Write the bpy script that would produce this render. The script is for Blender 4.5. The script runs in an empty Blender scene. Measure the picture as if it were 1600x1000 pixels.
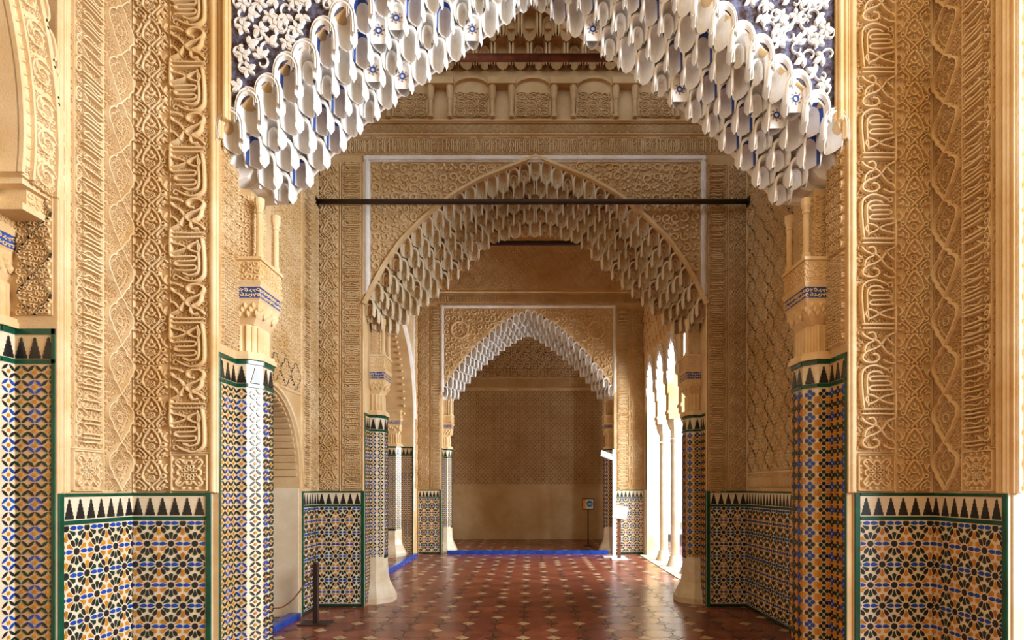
import bpy, math, random
from mathutils import Vector, Matrix

# ------------------------------------------------------------------ camera, world, light, exposure
S = bpy.context.scene
COL = S.collection
PI = math.pi
FPX, EYE, VX, VY = 905.0, 1.5, 829.0, 763.0
cam_d = bpy.data.cameras.new('camera')
cam = bpy.data.objects.new('camera', cam_d)
COL.objects.link(cam)
cam.location = (0, 0, EYE)
cam.rotation_euler = (PI / 2, 0, 0)
cam_d.sensor_width = 36.0
cam_d.lens = 36.0 * FPX / 1600.0
cam_d.shift_x = (800 - VX) / 1600.0
cam_d.shift_y = (VY - 500) / 1600.0
cam_d.clip_end = 200
S.camera = cam

wd = bpy.data.worlds.new('sky')
S.world = wd
wd.use_nodes = True
bg = wd.node_tree.nodes['Background']
bg.inputs['Color'].default_value = (0.86, 0.93, 1.0, 1)
bg.inputs['Strength'].default_value = 1.2


def area(name, loc, target, size, size_y, power, col, spread=PI):
    d = bpy.data.lights.new(name, 'AREA')
    d.shape = 'RECTANGLE'
    d.size, d.size_y, d.energy, d.color, d.spread = size, size_y, power, col, spread
    o = bpy.data.objects.new(name, d)
    COL.objects.link(o)
    o.location = loc
    o.rotation_euler = (Vector(target) - Vector(loc)).to_track_quat('-Z', 'Y').to_euler()
    return o


# daylight only: open sky of the courtyard beyond the right-hand openings
area('courtyard_sky_near_offscreen', (5.4, 1.2, 3.7), (-2.8, 3.6, 3.6), 2.8, 3.0, 900, (0.90, 0.95, 1.0))
area('courtyard_sky_far_offscreen', (6.2, 10.4, 2.8), (-2.2, 12.0, 2.4), 4.4, 3.6, 1500, (0.90, 0.95, 1.0))
S.view_settings.view_transform = 'Standard'
S.view_settings.look = 'None'
S.view_settings.exposure = 0.1
S.view_settings.gamma = 1.0
S.view_settings.use_curve_mapping = False

# ------------------------------------------------------------------ materials


def lin(r, g, b):
    def f(c):
        c /= 255.0
        return c / 12.92 if c <= 0.04045 else ((c + 0.055) / 1.055) ** 2.4
    return (f(r), f(g), f(b), 1)


def mat(name, c1, c2=None, scale=3.0, rough=0.8, bump=0.0, bscale=60.0, spec=0.3, detail=5.0, metal=0.0, lo=.35, hi=.68):
    m = bpy.data.materials.new(name)
    m.use_nodes = True
    nt = m.node_tree
    b = nt.nodes['Principled BSDF']
    b.inputs['Roughness'].default_value = rough
    b.inputs['Specular IOR Level'].default_value = spec
    b.inputs['Metallic'].default_value = metal
    geo = nt.nodes.new('ShaderNodeNewGeometry')
    if c2 is None:
        b.inputs['Base Color'].default_value = c1
    else:
        n = nt.nodes.new('ShaderNodeTexNoise')
        n.inputs['Scale'].default_value = scale
        n.inputs['Detail'].default_value = detail
        n.inputs['Roughness'].default_value = 0.65
        nt.links.new(geo.outputs['Position'], n.inputs['Vector'])
        r = nt.nodes.new('ShaderNodeValToRGB')
        r.color_ramp.elements[0].position = lo
        r.color_ramp.elements[0].color = c2
        r.color_ramp.elements[1].position = hi
        r.color_ramp.elements[1].color = c1
        nt.links.new(n.outputs['Fac'], r.inputs['Fac'])
        nt.links.new(r.outputs['Color'], b.inputs['Base Color'])
    if bump:
        n2 = nt.nodes.new('ShaderNodeTexNoise')
        n2.inputs['Scale'].default_value = bscale
        n2.inputs['Detail'].default_value = 4
        nt.links.new(geo.outputs['Position'], n2.inputs['Vector'])
        bp = nt.nodes.new('ShaderNodeBump')
        bp.inputs['Strength'].default_value = bump
        bp.inputs['Distance'].default_value = 0.01
        nt.links.new(n2.outputs['Fac'], bp.inputs['Height'])
        nt.links.new(bp.outputs['Normal'], b.inputs['Normal'])
    return m


M_ST = mat('carved_stucco', lin(240, 218, 178), lin(214, 178, 122), 1.6, .85, .25, 120)
M_GR = mat('stucco_ground', lin(226, 198, 154), lin(200, 164, 114), 2.0, .9, .3, 150)
M_GP = mat('stucco_pale_ground', lin(226, 198, 154), lin(200, 164, 114), 2.0, .9, .3, 150)
M_WH = mat('white_plaster', lin(248, 248, 248), lin(230, 224, 214), 5.0, .75, .15, 90)
M_DK = mat('aged_plaster', lin(222, 192, 146), lin(196, 160, 112), 2.0, .9, .3, 90)
M_BROWN = mat('brown_paint', lin(176, 140, 104), lin(150, 112, 80), 8.0, .85)
M_BLUE = mat('blue_paint', lin(38, 74, 160), lin(60, 84, 140), 14.0, .7)
M_GBLUE = mat('faded_blue_ground', lin(112, 114, 142), lin(56, 39, 32), 13.0, .9, .3, 120, lo=.42, hi=.64)
M_CREAM = mat('plain_cream_plaster', lin(236, 224, 200), lin(216, 196, 160), 2.0, .85, .1, 40)
M_WALL = mat('worn_tan_plaster', lin(220, 196, 156), lin(196, 162, 114), 1.1, .85, .35, 30)
T_WH = mat('white_glaze', lin(236, 224, 200), lin(222, 204, 170), 9.0, .28, spec=.5)
T_BK = mat('black_glaze', lin(26, 24, 24), lin(48, 44, 40), 12.0, .25, spec=.5)
T_BL = mat('blue_glaze', lin(26, 84, 190), lin(18, 58, 150), 10.0, .22, spec=.5)
T_GN = mat('green_glaze', lin(10, 88, 62), lin(20, 62, 44), 7.0, .22, spec=.5)
T_GD = mat('dark_green_glaze', lin(24, 62, 40), lin(34, 46, 34), 12.0, .25, spec=.5)
T_YE = mat('honey_glaze', lin(214, 150, 42), lin(176, 112, 30), 12.0, .25, spec=.5)
F_TC = mat('terracotta', lin(158, 90, 66), lin(122, 62, 42), 2.6, .24, .05, 20, spec=.5)
F_TD = mat('terracotta_dark', lin(144, 80, 62), lin(108, 54, 40), 2.6, .26, .05, 20, spec=.5)
F_WH = mat('floor_white_inset', lin(206, 184, 146), lin(176, 150, 112), 5.0, .3, spec=.5)
F_BK = mat('floor_dark_inset', lin(96, 66, 50), lin(74, 52, 42), 5.0, .3, spec=.5)
F_GROUT = mat('floor_joint', lin(96, 62, 46), lin(80, 52, 40), 5.0, .6)
M_MARB = mat('marble', lin(236, 226, 206), lin(214, 194, 158), 4.0, .35, spec=.5)
M_IRON = mat('dark_iron', lin(44, 30, 24), lin(58, 38, 28), 8.0, .45, spec=.5)
M_WOOD = mat('red_wood', lin(126, 72, 48), lin(92, 50, 36), 10.0, .6)
M_WMET = mat('white_metal', lin(236, 238, 240), None, rough=.35)
M_PAPER = mat('printed_paper', lin(232, 232, 228), None, rough=.5)
M_INK = mat('grey_ink', lin(120, 124, 130), None, rough=.6)
M_ORANGE = mat('orange_print', lin(240, 156, 50), None, rough=.5)
M_CYAN = mat('blue_print', lin(24, 128, 176), None, rough=.5)
M_NET = mat('ochre_net_stucco', lin(178, 140, 92), lin(150, 112, 70), 2.0, .85)
M_PURP = mat('painted_frieze', lin(176, 140, 104), lin(104, 70, 66), 5.0, .9, .3, 60, lo=.4, hi=.62)

# ------------------------------------------------------------------ mesh helpers


class MB:
    def __init__(self):
        self.v, self.f, self.m = [], [], []

    def add(self, vs, fs, mi=0):
        k = len(self.v)
        self.v += [tuple(p) for p in vs]
        self.f += [tuple(i + k for i in q) for q in fs]
        self.m += [mi] * len(fs)

    def box(self, a, b, mi=0):
        x0, y0, z0 = a
        x1, y1, z1 = b
        self.add([(x0, y0, z0), (x1, y0, z0), (x1, y1, z0), (x0, y1, z0), (x0, y0, z1), (x1, y0, z1), (x1, y1, z1), (x0, y1, z1)],
                 [(0, 3, 2, 1), (4, 5, 6, 7), (0, 1, 5, 4), (1, 2, 6, 5), (2, 3, 7, 6), (3, 0, 4, 7)], mi)

    def bbox(self, a, b, mi=0, c=.006):
        """box in panel space (z is outward) with the outer edges chamfered"""
        x0, y0, z0 = a
        x1, y1, z1 = b
        c = min(c, (x1 - x0) * .4, (y1 - y0) * .4, (z1 - z0) * .8)
        self.add([(x0, y0, z0), (x1, y0, z0), (x1, y1, z0), (x0, y1, z0),
                  (x0, y0, z1 - c), (x1, y0, z1 - c), (x1, y1, z1 - c), (x0, y1, z1 - c),
                  (x0 + c, y0 + c, z1), (x1 - c, y0 + c, z1), (x1 - c, y1 - c, z1), (x0 + c, y1 - c, z1)],
                 [(0, 1, 5, 4), (1, 2, 6, 5), (2, 3, 7, 6), (3, 0, 4, 7), (4, 5, 9, 8), (5, 6, 10, 9), (6, 7, 11, 10), (7, 4, 8, 11), (8, 9, 10, 11)], mi)

    def prism(self, poly, z0, z1, mi=0, inset=0.0):
        n = len(poly)
        ar = sum(poly[i][0] * poly[(i + 1) % n][1] - poly[(i + 1) % n][0] * poly[i][1] for i in range(n))
        if ar < 0:
            poly = poly[::-1]
        cx = sum(p[0] for p in poly) / n
        cy = sum(p[1] for p in poly) / n
        k = 1 - inset
        vs = [(x, y, z0) for x, y in poly] + [(cx + (x - cx) * k, cy + (y - cy) * k, z1) for x, y in poly]
        self.add(vs, [tuple(range(n, 2 * n))] + [(i, (i + 1) % n, n + (i + 1) % n, n + i) for i in range(n)], mi)

    def ribbon(self, pts, w, d, mi=0, z0=0.0, closed=False, taper=True):
        n = len(pts)
        vs = []
        for i, (x, y) in enumerate(pts):
            if closed:
                a, b = pts[(i - 1) % n], pts[(i + 1) % n]
            else:
                a, b = pts[max(i - 1, 0)], pts[min(i + 1, n - 1)]
            dx, dy = b[0] - a[0], b[1] - a[1]
            L = math.hypot(dx, dy) or 1e-6
            nx, ny = -dy / L, dx / L
            k = 1.0
            if taper and not closed and (i == 0 or i == n - 1):
                k = .45
            h = w * .5 * k
            g = w * .30 * k
            vs += [(x + nx * h, y + ny * h, z0), (x + nx * g, y + ny * g, z0 + d), (x - nx * g, y - ny * g, z0 + d), (x - nx * h, y - ny * h, z0)]
        fs = []
        for i in range(n if closed else n - 1):
            a, b = 4 * i, 4 * ((i + 1) % n)
            for j in range(3):
                fs.append((a + j, a + j + 1, b + j + 1, b + j))
        if not closed:
            fs += [(3, 2, 1, 0), (4 * n - 4, 4 * n - 3, 4 * n - 2, 4 * n - 1)]
        self.add(vs, fs, mi)

    def lathe(self, prof, seg, mi=0, c=(0, 0, 0)):
        vs = []
        for r, z in prof:
            for j in range(seg):
                a = 2 * PI * (j + .5) / seg
                vs.append((c[0] + r * math.cos(a), c[1] + r * math.sin(a), c[2] + z))
        fs = []
        for i in range(len(prof) - 1):
            for j in range(seg):
                k = (j + 1) % seg
                fs.append((i * seg + j, i * seg + k, (i + 1) * seg + k, (i + 1) * seg + j))
        fs.append(tuple(range(seg))[::-1])
        fs.append(tuple(range((len(prof) - 1) * seg, len(prof) * seg)))
        self.add(vs, fs, mi)

    def tube(self, pts, r, seg=8, mi=0):
        n = len(pts)
        vs = []
        for i, p in enumerate(pts):
            a, b = Vector(pts[max(i - 1, 0)]), Vector(pts[min(i + 1, n - 1)])
            t = (b - a).normalized()
            u = t.cross(Vector((0, 0, 1)))
            if u.length < .05:
                u = t.cross(Vector((1, 0, 0)))
            u.normalize()
            w = t.cross(u)
            for j in range(seg):
                q = 2 * PI * j / seg
                vs.append(Vector(p) + (u * math.cos(q) + w * math.sin(q)) * r)
        fs = [(i * seg + j, i * seg + (j + 1) % seg, (i + 1) * seg + (j + 1) % seg, (i + 1) * seg + j) for i in range(n - 1) for j in range(seg)]
        fs += [tuple(range(seg))[::-1], tuple(range((n - 1) * seg, n * seg))]
        self.add(vs, fs, mi)

    def mesh(self, name, mats, smooth=False):
        me = bpy.data.meshes.new(name)
        me.from_pydata(self.v, [], self.f)
        for m in (mats if isinstance(mats, (list, tuple)) else [mats]):
            me.materials.append(m)
        me.polygons.foreach_set('material_index', self.m)
        if smooth:
            me.polygons.foreach_set('use_smooth', [True] * len(self.f))
        me.update()
        return me


WM = {}
I4 = Matrix.Identity(4)


def put(name, me, M=I4, parent=None, kind=None, label=None, cat=None, group=None):
    o = bpy.data.objects.new(name, me)
    COL.objects.link(o)
    if parent is not None:
        o.parent = parent
        o.matrix_basis = WM[parent.name].inverted() @ M
    else:
        o.matrix_basis = M
    WM[o.name] = M.copy()
    for k, val in (('kind', kind), ('label', label), ('category', cat), ('group', group)):
        if val:
            o[k] = val
    return o


def frame(o, u, v=(0, 0, 1)):
    """panel space: x along u, y along v, z outward (u x v)"""
    u, v = Vector(u).normalized(), Vector(v).normalized()
    n = u.cross(v)
    return Matrix(((u.x, v.x, n.x, o[0]), (u.y, v.y, n.y, o[1]), (u.z, v.z, n.z, o[2]), (0, 0, 0, 1)))


def FT(x, y, y2=0):   # facing the camera (-Y)
    return frame((x, y, y2), (1, 0, 0))


def FL(x, y, z=0):    # left wall, facing +X, u = +Y
    return frame((x, y, z), (0, 1, 0))


def FR(x, y, z=0):    # right wall, facing -X, u = -Y
    return frame((x, y, z), (0, -1, 0))


def TR(x, y, z=0, rot=0, sx=1, sy=1):
    return Matrix.Translation((x, y, z)) @ Matrix.Rotation(rot, 4, 'Z') @ Matrix.Diagonal((sx, sy, 1, 1))


def inview(p, m=20):
    if p.y < .3:
        return 0
    x, y = VX + FPX * p.x / p.y, VY - FPX * (p.z - EYE) / p.y
    if -m < x < 1600 + m and -m < y < 1000 + m:
        return 1.0 / p.y
    return 0


def spline(pts, n=5, closed=False):
    out = []
    N = len(pts)
    for i in range(N if closed else N - 1):
        if closed:
            p = [pts[(i + k - 1) % N] for k in range(4)]
        else:
            p = [pts[min(max(i + k - 1, 0), N - 1)] for k in range(4)]
        for s in range(n):
            t = s / n
            out.append(tuple(.5 * (2 * p[1][a] + (p[2][a] - p[0][a]) * t + (2 * p[0][a] - 5 * p[1][a] + 4 * p[2][a] - p[3][a]) * t * t
                                   + (3 * p[1][a] - p[0][a] - 3 * p[2][a] + p[3][a]) * t ** 3) for a in range(2)))
    if not closed:
        out.append(pts[-1])
    return out


def circ(cx, cy, r, n=12, a0=0):
    return [(cx + r * math.cos(a0 + 2 * PI * i / n), cy + r * math.sin(a0 + 2 * PI * i / n)) for i in range(n)]


def curl(cx, cy, r, a0, turns, d, n=11):
    return [(cx + r * (1 - .8 * i / n) * math.cos(a0 + d * 2 * PI * turns * i / n), cy + r * (1 - .8 * i / n) * math.sin(a0 + d * 2 * PI * turns * i / n)) for i in range(n)]


def leaf(cx, cy, L, w, a):
    pts = [(-.5, 0), (-.25, -.38), (.1, -.5), (.3, -.3), (.5, 0), (.3, .3), (.1, .5), (-.25, .38)]
    c, s = math.cos(a), math.sin(a)
    return [(cx + c * x * L - s * y * w, cy + s * x * L + c * y * w) for x, y in pts]


# ------------------------------------------------------------------ carved stucco units (shared meshes)
def field(mb, w, h, step, wid, dep, rnd, mi=0, ok=None):
    ny = max(1, round(h / step))
    nx = max(1, round(w / step))
    sx, sy = w / nx, h / ny
    for j in range(ny):
        for i in range(nx):
            x, y = (i + .5 + rnd.uniform(-.12, .12)) * sx, (j + .5 + rnd.uniform(-.12, .12)) * sy
            if ok and not ok(x, y):
                continue
            q = rnd.random()
            if q < .62:
                mb.ribbon(curl(x, y, min(sx, sy) * .52, rnd.uniform(0, 6.28), 1.15, rnd.choice((-1, 1))), wid, dep, mi)
            else:
                a = rnd.uniform(0, 6.28)
                for k in range(3):
                    b = a + k * 2.1
                    r = min(sx, sy) * .26
                    mb.prism(leaf(x + r * math.cos(b), y + r * math.sin(b), min(sx, sy) * .5, wid * 1.5, b), 0, dep, mi, .25)


def unit_callig():
    k = .272 / 180.0
    q = .62 / 412.0
    def P(pts): return [((x - 35) * k, (445 - y) * q) for x, y in pts]
    st = [[(58, 240), (50, 180), (46, 110), (50, 60), (75, 37), (110, 30), (150, 42), (172, 54)],
          [(78, 230), (74, 170), (70, 110), (76, 75), (95, 62), (125, 60), (150, 72)],
          [(88, 85), (130, 82), (182, 84)], [(88, 107), (130, 105), (180, 105)], [(90, 130), (130, 127), (182, 127)],
          [(92, 85), (81, 96), (92, 107)], [(178, 105), (191, 116), (180, 127)], [(92, 130), (82, 142), (96, 150), (150, 150), (205, 146)],
          [(78, 170), (110, 180), (150, 203), (210, 218)], [(78, 218), (110, 206), (150, 182), (210, 166)], [(78, 170), (64, 194), (78, 218)],
          [(46, 243), (120, 242), (210, 243)], [(46, 264), (120, 263), (210, 265)], [(211, 150), (213, 200), (211, 285)],
          [(46, 284), (62, 302), (92, 316), (122, 324), (142, 346), (170, 380), (198, 394), (208, 412)],
          [(208, 285), (172, 302), (142, 340), (112, 360), (78, 372), (56, 388), (50, 410), (70, 426), (108, 426), (130, 410), (120, 390), (98, 388)],
          [(75, 288), (100, 283), (114, 304), (100, 326), (80, 334), (64, 352), (58, 378)],
          [(160, 300), (185, 330), (205, 345)], [(150, 415), (180, 430), (210, 432)]]
    mb = MB()
    for s in st:
        mb.ribbon(P(spline(s, 5)), .0178, .028, 0)
    mb.ribbon(P(circ(189, 52, 11, 12)), .011, .020, 0, closed=True)
    mb.ribbon(P(circ(140, 62, 9, 10)), .009, .018, 0, closed=True)
    field(mb, .272, .62, .044, .0085, .009, random.Random(3), 1)
    return mb.mesh('calligraphy_unit', [M_ST, M_GP])


def unit_arab():
    k = .25 / 235.0
    def P(pts, s=1): return [(.125 + s * (x - 140) * k, (500 - y) * .243 / 235.0) for x, y in pts]
    mb = MB()
    half = [[(140, 268), (118, 292), (95, 322), (82, 356), (72, 392), (52, 404), (40, 388), (52, 374), (64, 384)],
            [(140, 268), (122, 278), (106, 300), (88, 296), (84, 278), (98, 272), (104, 284)],
            [(72, 392), (92, 424), (122, 452), (140, 470)],
            [(28, 440), (44, 420), (66, 432), (88, 452), (100, 474), (92, 494), (78, 488), (84, 476)],
            [(140, 470), (124, 486), (120, 500)], [(28, 300), (44, 318), (50, 340), (36, 362), (26, 370)],
            [(26, 480), (44, 470), (60, 486)], [(70, 300), (60, 330), (44, 350)]]
    for s in (1, -1):
        for h in half:
            mb.ribbon(P(spline(h, 4), s), .0125, .018)
        for (x, y, L, w, a) in ((104, 372, 44, 20, -.7), (60, 458, 44, 18, .9), (112, 420, 30, 14, .5), (46, 328, 30, 14, 1.4), (64, 410, 22, 12, 0)):
            mb.prism(P(leaf(x, y, L, w, a), s), 0, .014, 0, .25)
    mb.prism(P([(140, 300), (154, 326), (148, 342), (132, 342), (126, 326)]), 0, .018, 0, .3)
    mb.ribbon(P(spline([(112, 338), (122, 358), (140, 366), (158, 358), (168, 338)], 4)), .016, .018)
    for a, b in ((0, -9), (0, 9), (-9, 0), (9, 0)):
        mb.prism(P(circ(140 + a, 404 + b, 6, 4, 0)), 0, .016, 0, .2)
    mb.ribbon(P(circ(140, 404, 20, 14)), .008, .014, closed=True)
    mb.ribbon(P(spline([(116, 440), (140, 428), (164, 440), (140, 456)], 4, True)), .008, .014, closed=True)
    return mb.mesh('arabesque_unit', M_ST)


def unit_lozenge():
    mb = MB()
    half = [(0, 0), (-20, 22), (-27, 44), (-40, 52), (-58, 84), (-58, 126), (-42, 158), (-36, 184), (-27, 194), (-10, 226), (0, 250)]
    for s in (1, -1):
        mb.ribbon([(.135 + s * x * .0021, .346 - y * .346 / 250) for x, y in spline(half, 4)], .015, .024)
        mb.ribbon([(.135 + s * x * .0014, .346 - (y * .7 + 38) * .346 / 250) for x, y in spline(half, 3)], .006, .010)
    mb.ribbon([(.135 + x * .0021, .173 + y * .0021) for x, y in circ(0, 0, 14, 12)], .007, .014, closed=True)
    field(mb, .27, .346, .031, .0065, .009, random.Random(5), 1)
    return mb.mesh('lozenge_unit', [M_ST, M_GP])


def unit_tall():
    mb = MB()
    rnd = random.Random(11)
    y = .03
    while y < .78:
        n = rnd.choice((1, 2, 2, 3))
        for k in range(n):
            x1 = .25 - rnd.choice((0, 0, .03))
            mb.ribbon(spline([(.06, y), (.15, y + .004), (x1, y)], 3), .0165, .026)
            y += .028
        q = rnd.random()
        ym = y - .028
        if q < .4:
            mb.ribbon(spline([(.06, ym), (.03, ym + .012), (.028, ym + .045), (.05, ym + .06), (.072, ym + .048)], 4), .014, .019)
        elif q < .7:
            mb.ribbon(spline([(.06, ym), (.025, ym - .02), (.02, ym + .05), (.05, ym + .075), (.1, ym + .05), (.12, ym + .03)], 4), .014, .019)
        else:
            mb.ribbon(spline([(.08, ym + .02), (.13, ym + .045), (.20, ym + .03), (.25, ym + .05)], 4), .014, .019)
        mb.ribbon(circ(.045, ym + .03, .015, 10), .009, .018, closed=True)
        y += rnd.uniform(.026, .05)
    mb.ribbon([(.012, 0), (.012, .4), (.012, .8)], .008, .015)
    field(mb, .27, .8, .042, .008, .009, rnd, 1)
    return mb.mesh('tall_script_unit', [M_ST, M_GP])


def unit_rosette():
    mb = MB()
    c = .138
    lob = []
    for i in range(8):
        a = i * PI / 4
        r = .125 if i % 2 else .088
        lob += [(c + r * math.cos(a - .16), c + r * math.sin(a - .16)), (c + r * math.cos(a + .16), c + r * math.sin(a + .16)),
                (c + .072 * math.cos(a + PI / 8), c + .072 * math.sin(a + PI / 8))]
    mb.ribbon(spline(lob, 3, True), .014, .018, closed=True)
    for i in range(8):
        a = i * PI / 4 + PI / 8
        mb.ribbon(circ(c + .048 * math.cos(a), c + .048 * math.sin(a), .013, 8), .008, .016, closed=True)
        mb.prism(leaf(c + .024 * math.cos(a), c + .024 * math.sin(a), .03, .012, a), 0, .015, 0, .25)
    for i in range(4):
        a = i * PI / 2 + PI / 4
        mb.prism(leaf(c + .112 * math.cos(a), c + .112 * math.sin(a), .04, .022, a), 0, .017, 0, .3)
        a = i * PI / 2
        for d in (-.05, 0, .05):
            mb.prism(circ(c + .118 * math.cos(a) - d * math.sin(a), c + .118 * math.sin(a) + d * math.cos(a), .013, 7), 0, .014, 0, .3)
    for (a, b) in (((.004, .004), (.272, .004)), ((.272, .004), (.272, .272)), ((.272, .272), (.004, .272)), ((.004, .272), (.004, .004))):
        mb.ribbon([a, b], .012, .017, taper=False)
    return mb.mesh('rosette_unit', M_ST)


def unit_field():
    mb = MB()
    field(mb, .5, .5, .058, .0125, .015, random.Random(21))
    return mb.mesh('leaf_field_unit', M_ST)


def unit_scroll():
    mb = MB()
    rnd = random.Random(8)
    for j in range(3):
        for i in range(3):
            x, y = (i + .5) / 6, (j + .5) / 6
            d = 1 if (i + j) % 2 else -1
            mb.ribbon(curl(x, y, .086, rnd.uniform(0, 6.28), 1.7, d, 18), .017, .018)
            mb.prism(leaf(x + .05, y - .06, .06, .03, rnd.uniform(0, 6.28)), 0, .016, 0, .3)
            mb.prism(leaf(x - .06, y + .055, .05, .026, rnd.uniform(0, 6.28)), 0, .016, 0, .3)
    field(mb, .5, .5, .05, .008, .009, rnd)
    return mb.mesh('scroll_unit', M_ST)


def unit_sebka():
    mb = MB()
    for s in (1, -1):
        for o in (0, .004):
            h = [(0, 0), (-.03, .03), (-.035, .06), (-.06, .08), (-.085, .14), (-.06, .2), (-.035, .22), (-.03, .25), (0, .28)]
            mb.ribbon([(.125 + s * (x * 1.45), y) for x, y in spline(h, 3)], .012, .012)
    field(mb, .25, .28, .042, .009, .010, random.Random(31))
    return mb.mesh('sebka_unit', M_ST)


def unit_net():
    """interlaced octagon net of the far wall"""
    mb = MB()
    p = .24
    mb.ribbon(circ(p / 2, p / 2, .098, 8, PI / 8), .014, .012, closed=True)
    mb.ribbon(circ(p / 2, p / 2, .045, 4, 0), .010, .010, closed=True)
    for a in range(4):
        c, s = math.cos(a * PI / 2), math.sin(a * PI / 2)
        mb.ribbon([(p / 2 + c * .09, p / 2 + s * .09), (p / 2 + c * .12, p / 2 + s * .12)], .014, .012, taper=False)
        c, s = math.cos(a * PI / 2 + PI / 4), math.sin(a * PI / 2 + PI / 4)
        mb.ribbon([(p / 2 + c * .098, p / 2 + s * .098), (p / 2 + c * .17, p / 2 + s * .17)], .012, .011, taper=False)
    return mb.mesh('octagon_net_unit', M_NET)


U_CAL, U_ARA, U_LOZ, U_TALL, U_ROS = unit_callig(), unit_arab(), unit_lozenge(), unit_tall(), unit_rosette()
U_FLD, U_SCR, U_SEB, U_NET = unit_field(), unit_scroll(), unit_sebka(), unit_net()
UD = {'cal': (U_CAL, .272, .62, 'calligraphy_relief'), 'ara': (U_ARA, .25, .243, 'arabesque_relief'), 'loz': (U_LOZ, .27, .346, 'lozenge_relief'),
      'tall': (U_TALL, .27, .8, 'calligraphy_relief'), 'ros': (U_ROS, .276, .276, 'rosette_relief'), 'fld': (U_FLD, .5, .5, 'leaf_relief'),
      'scr': (U_SCR, .5, .5, 'scroll_relief'), 'seb': (U_SEB, .25, .28, 'lattice_relief'), 'net': (U_NET, .24, .24, 'octagon_relief')}


def slab(name, parent, F, x0, x1, z0, z1, d0, d1, m, c=.005, kind=None):
    mb = MB()
    mb.bbox((0, 0, 0), (x1 - x0, z1 - z0, d1 - d0), 0, c)
    return put(name, mb.mesh(name, m), F @ TR(x0, z0, d0), parent, kind)


def band(parent, F, x0, x1, z0, z1, unit, name='stucco_band', ground=M_GR, flip=False, nx=1, horiz=False, ok=None, margin=.004):
    """ground strip (a part) with carved units (its sub-parts) fitted to it"""
    me, uw, uh, rn = UD[unit]
    g = slab(name, parent, F, x0, x1, z0, z1, 0, .006, ground, .001)
    W, H = x1 - x0 - 2 * margin, z1 - z0 - 2 * margin
    if horiz:
        n = max(1, round(W / (uh * H / uw)))
        sy, sx = W / n / uh, H / uw
        for i in range(n):
            put(rn, me, F @ TR(x0 + margin + i * W / n, z1 - margin, .006) @ TR(0, 0, 0, -PI / 2) @ TR(0, 0, 0, 0, sx, sy), g)
        return g
    nx = max(1, round(W / uw)) if nx == 0 else nx
    n = max(1, round(H / (uh * (W / nx) / uw)))
    sx, sy = W / nx / uw, H / n / uh
    for i in range(nx):
        for j in range(n):
            cx, cz = x0 + margin + (i + .5) * W / nx, z0 + margin + (j + .5) * H / n
            if ok and not ok(cx, cz):
                continue
            M = F @ TR(cx, cz, .006, PI if flip else 0) @ TR(-uw * sx / 2, -uh * sy / 2, 0, 0, sx, sy) @ Matrix.Diagonal((1, 1, 1.5, 1))
            put(rn, me, M, g)
    return g


def fillet(parent, F, x0, x1, z0, z1, d=.03, m=None, name='moulding'):
    mb = MB()
    w, h = x1 - x0, z1 - z0
    mb.bbox((0, 0, 0), (w, h, d * .6), 0, .004)
    if w < h:
        mb.bbox((w * .22, 0, d * .6), (w * .78, h, d), 0, .01)
    else:
        mb.bbox((0, h * .22, d * .6), (w, h * .78, d), 0, .01)
    return put(name, mb.mesh(name, m or M_ST), F @ TR(x0, z0), parent)


# ------------------------------------------------------------------ tile mosaics
TCACHE = {}
TMATS = {'w': T_WH, 'k': T_BK, 'b': T_BL, 'g': T_GD, 'y': T_YE, 'G': T_GN}
TORD = ['w', 'k', 'b', 'g', 'y', 'G']
SH = {'disc': circ(0, 0, .0235, 12), 'petal': [(.033, -.003), (.050, -.0125), (.066, -.0145), (.081, -.009), (.084, 0), (.081, .009), (.066, .0145), (.050, .0125), (.033, .003)],
      'kite': [(.034, -.003), (.060, -.011), (.078, -.0165), (.088, 0), (.078, .0165), (.060, .011), (.034, .003)],
      'lens': [(.0425 * math.cos(a), .0425 * math.sin(a)) for a in [math.radians(x) for x in (5, 22, 45, 68, 85)]] + [(.009, .029), (.0165, .0165), (.029, .009)],
      'oct': circ(0, 0, .0125, 8, PI / 8),
      'star': [(r * math.cos(i * PI / 8), r * math.sin(i * PI / 8)) for i in range(16) for r in [.033 if i % 2 == 0 else .024]],
      'shield': [(.008, -.004), (.018, -.0145), (.033, -.0165), (.041, 0), (.033, .0165), (.018, .0145), (.008, .004)]}
mer = []
for i in range(5):
    mer += [(.036 - i * .0068, i * .0255), (.036 - i * .0068 - .001, (i + .78) * .0255)]
SH['merlon'] = mer + [(0.0, .132)] + [(-x, y) for x, y in mer[::-1]]


def tile_mesh(key, c):
    if (key, c) not in TCACHE:
        mb = MB()
        mb.prism(SH[key], 0, .0035, 0, .04)
        TCACHE[(key, c)] = mb.mesh('tile_' + key, TMATS[c])
    return TCACHE[(key, c)]


def pat_star12(w, z0, z1, ph=0, ring=False):
    a = .174
    r = a * math.sqrt(3) / 2
    out = []
    nj = int((z1 - z0) / r) + 2
    for j in range(-1, nj + 1):
        y = z1 - .015 - j * r
        for i in range(-1, int(w / a) + 2):
            x = ph + i * a + (j % 2) * a / 2
            out.append(('disc', 'k', x, y, 0))
            for k in range(6):
                out.append(('petal', 'b' if k % 3 == 0 else 'k', x, y, k * PI / 3))
                up = k in (1, )   # direction 30 + 60k : is the triangle up or down, in which row pair
                t = (k * PI / 3 + PI / 6)
                s = math.sin(t)
                row = j if s < -.1 else j - 1          # row pair below node is j, above is j-1
                kind = (k % 2)                          # 90deg(k=1),210(3),330(5): centres of one orientation
                col = 'y' if (row + kind + (1 if ring else 0)) % 2 == 0 else 'g'
                out.append(('kite', col, x, y, t))
    return out


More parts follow.
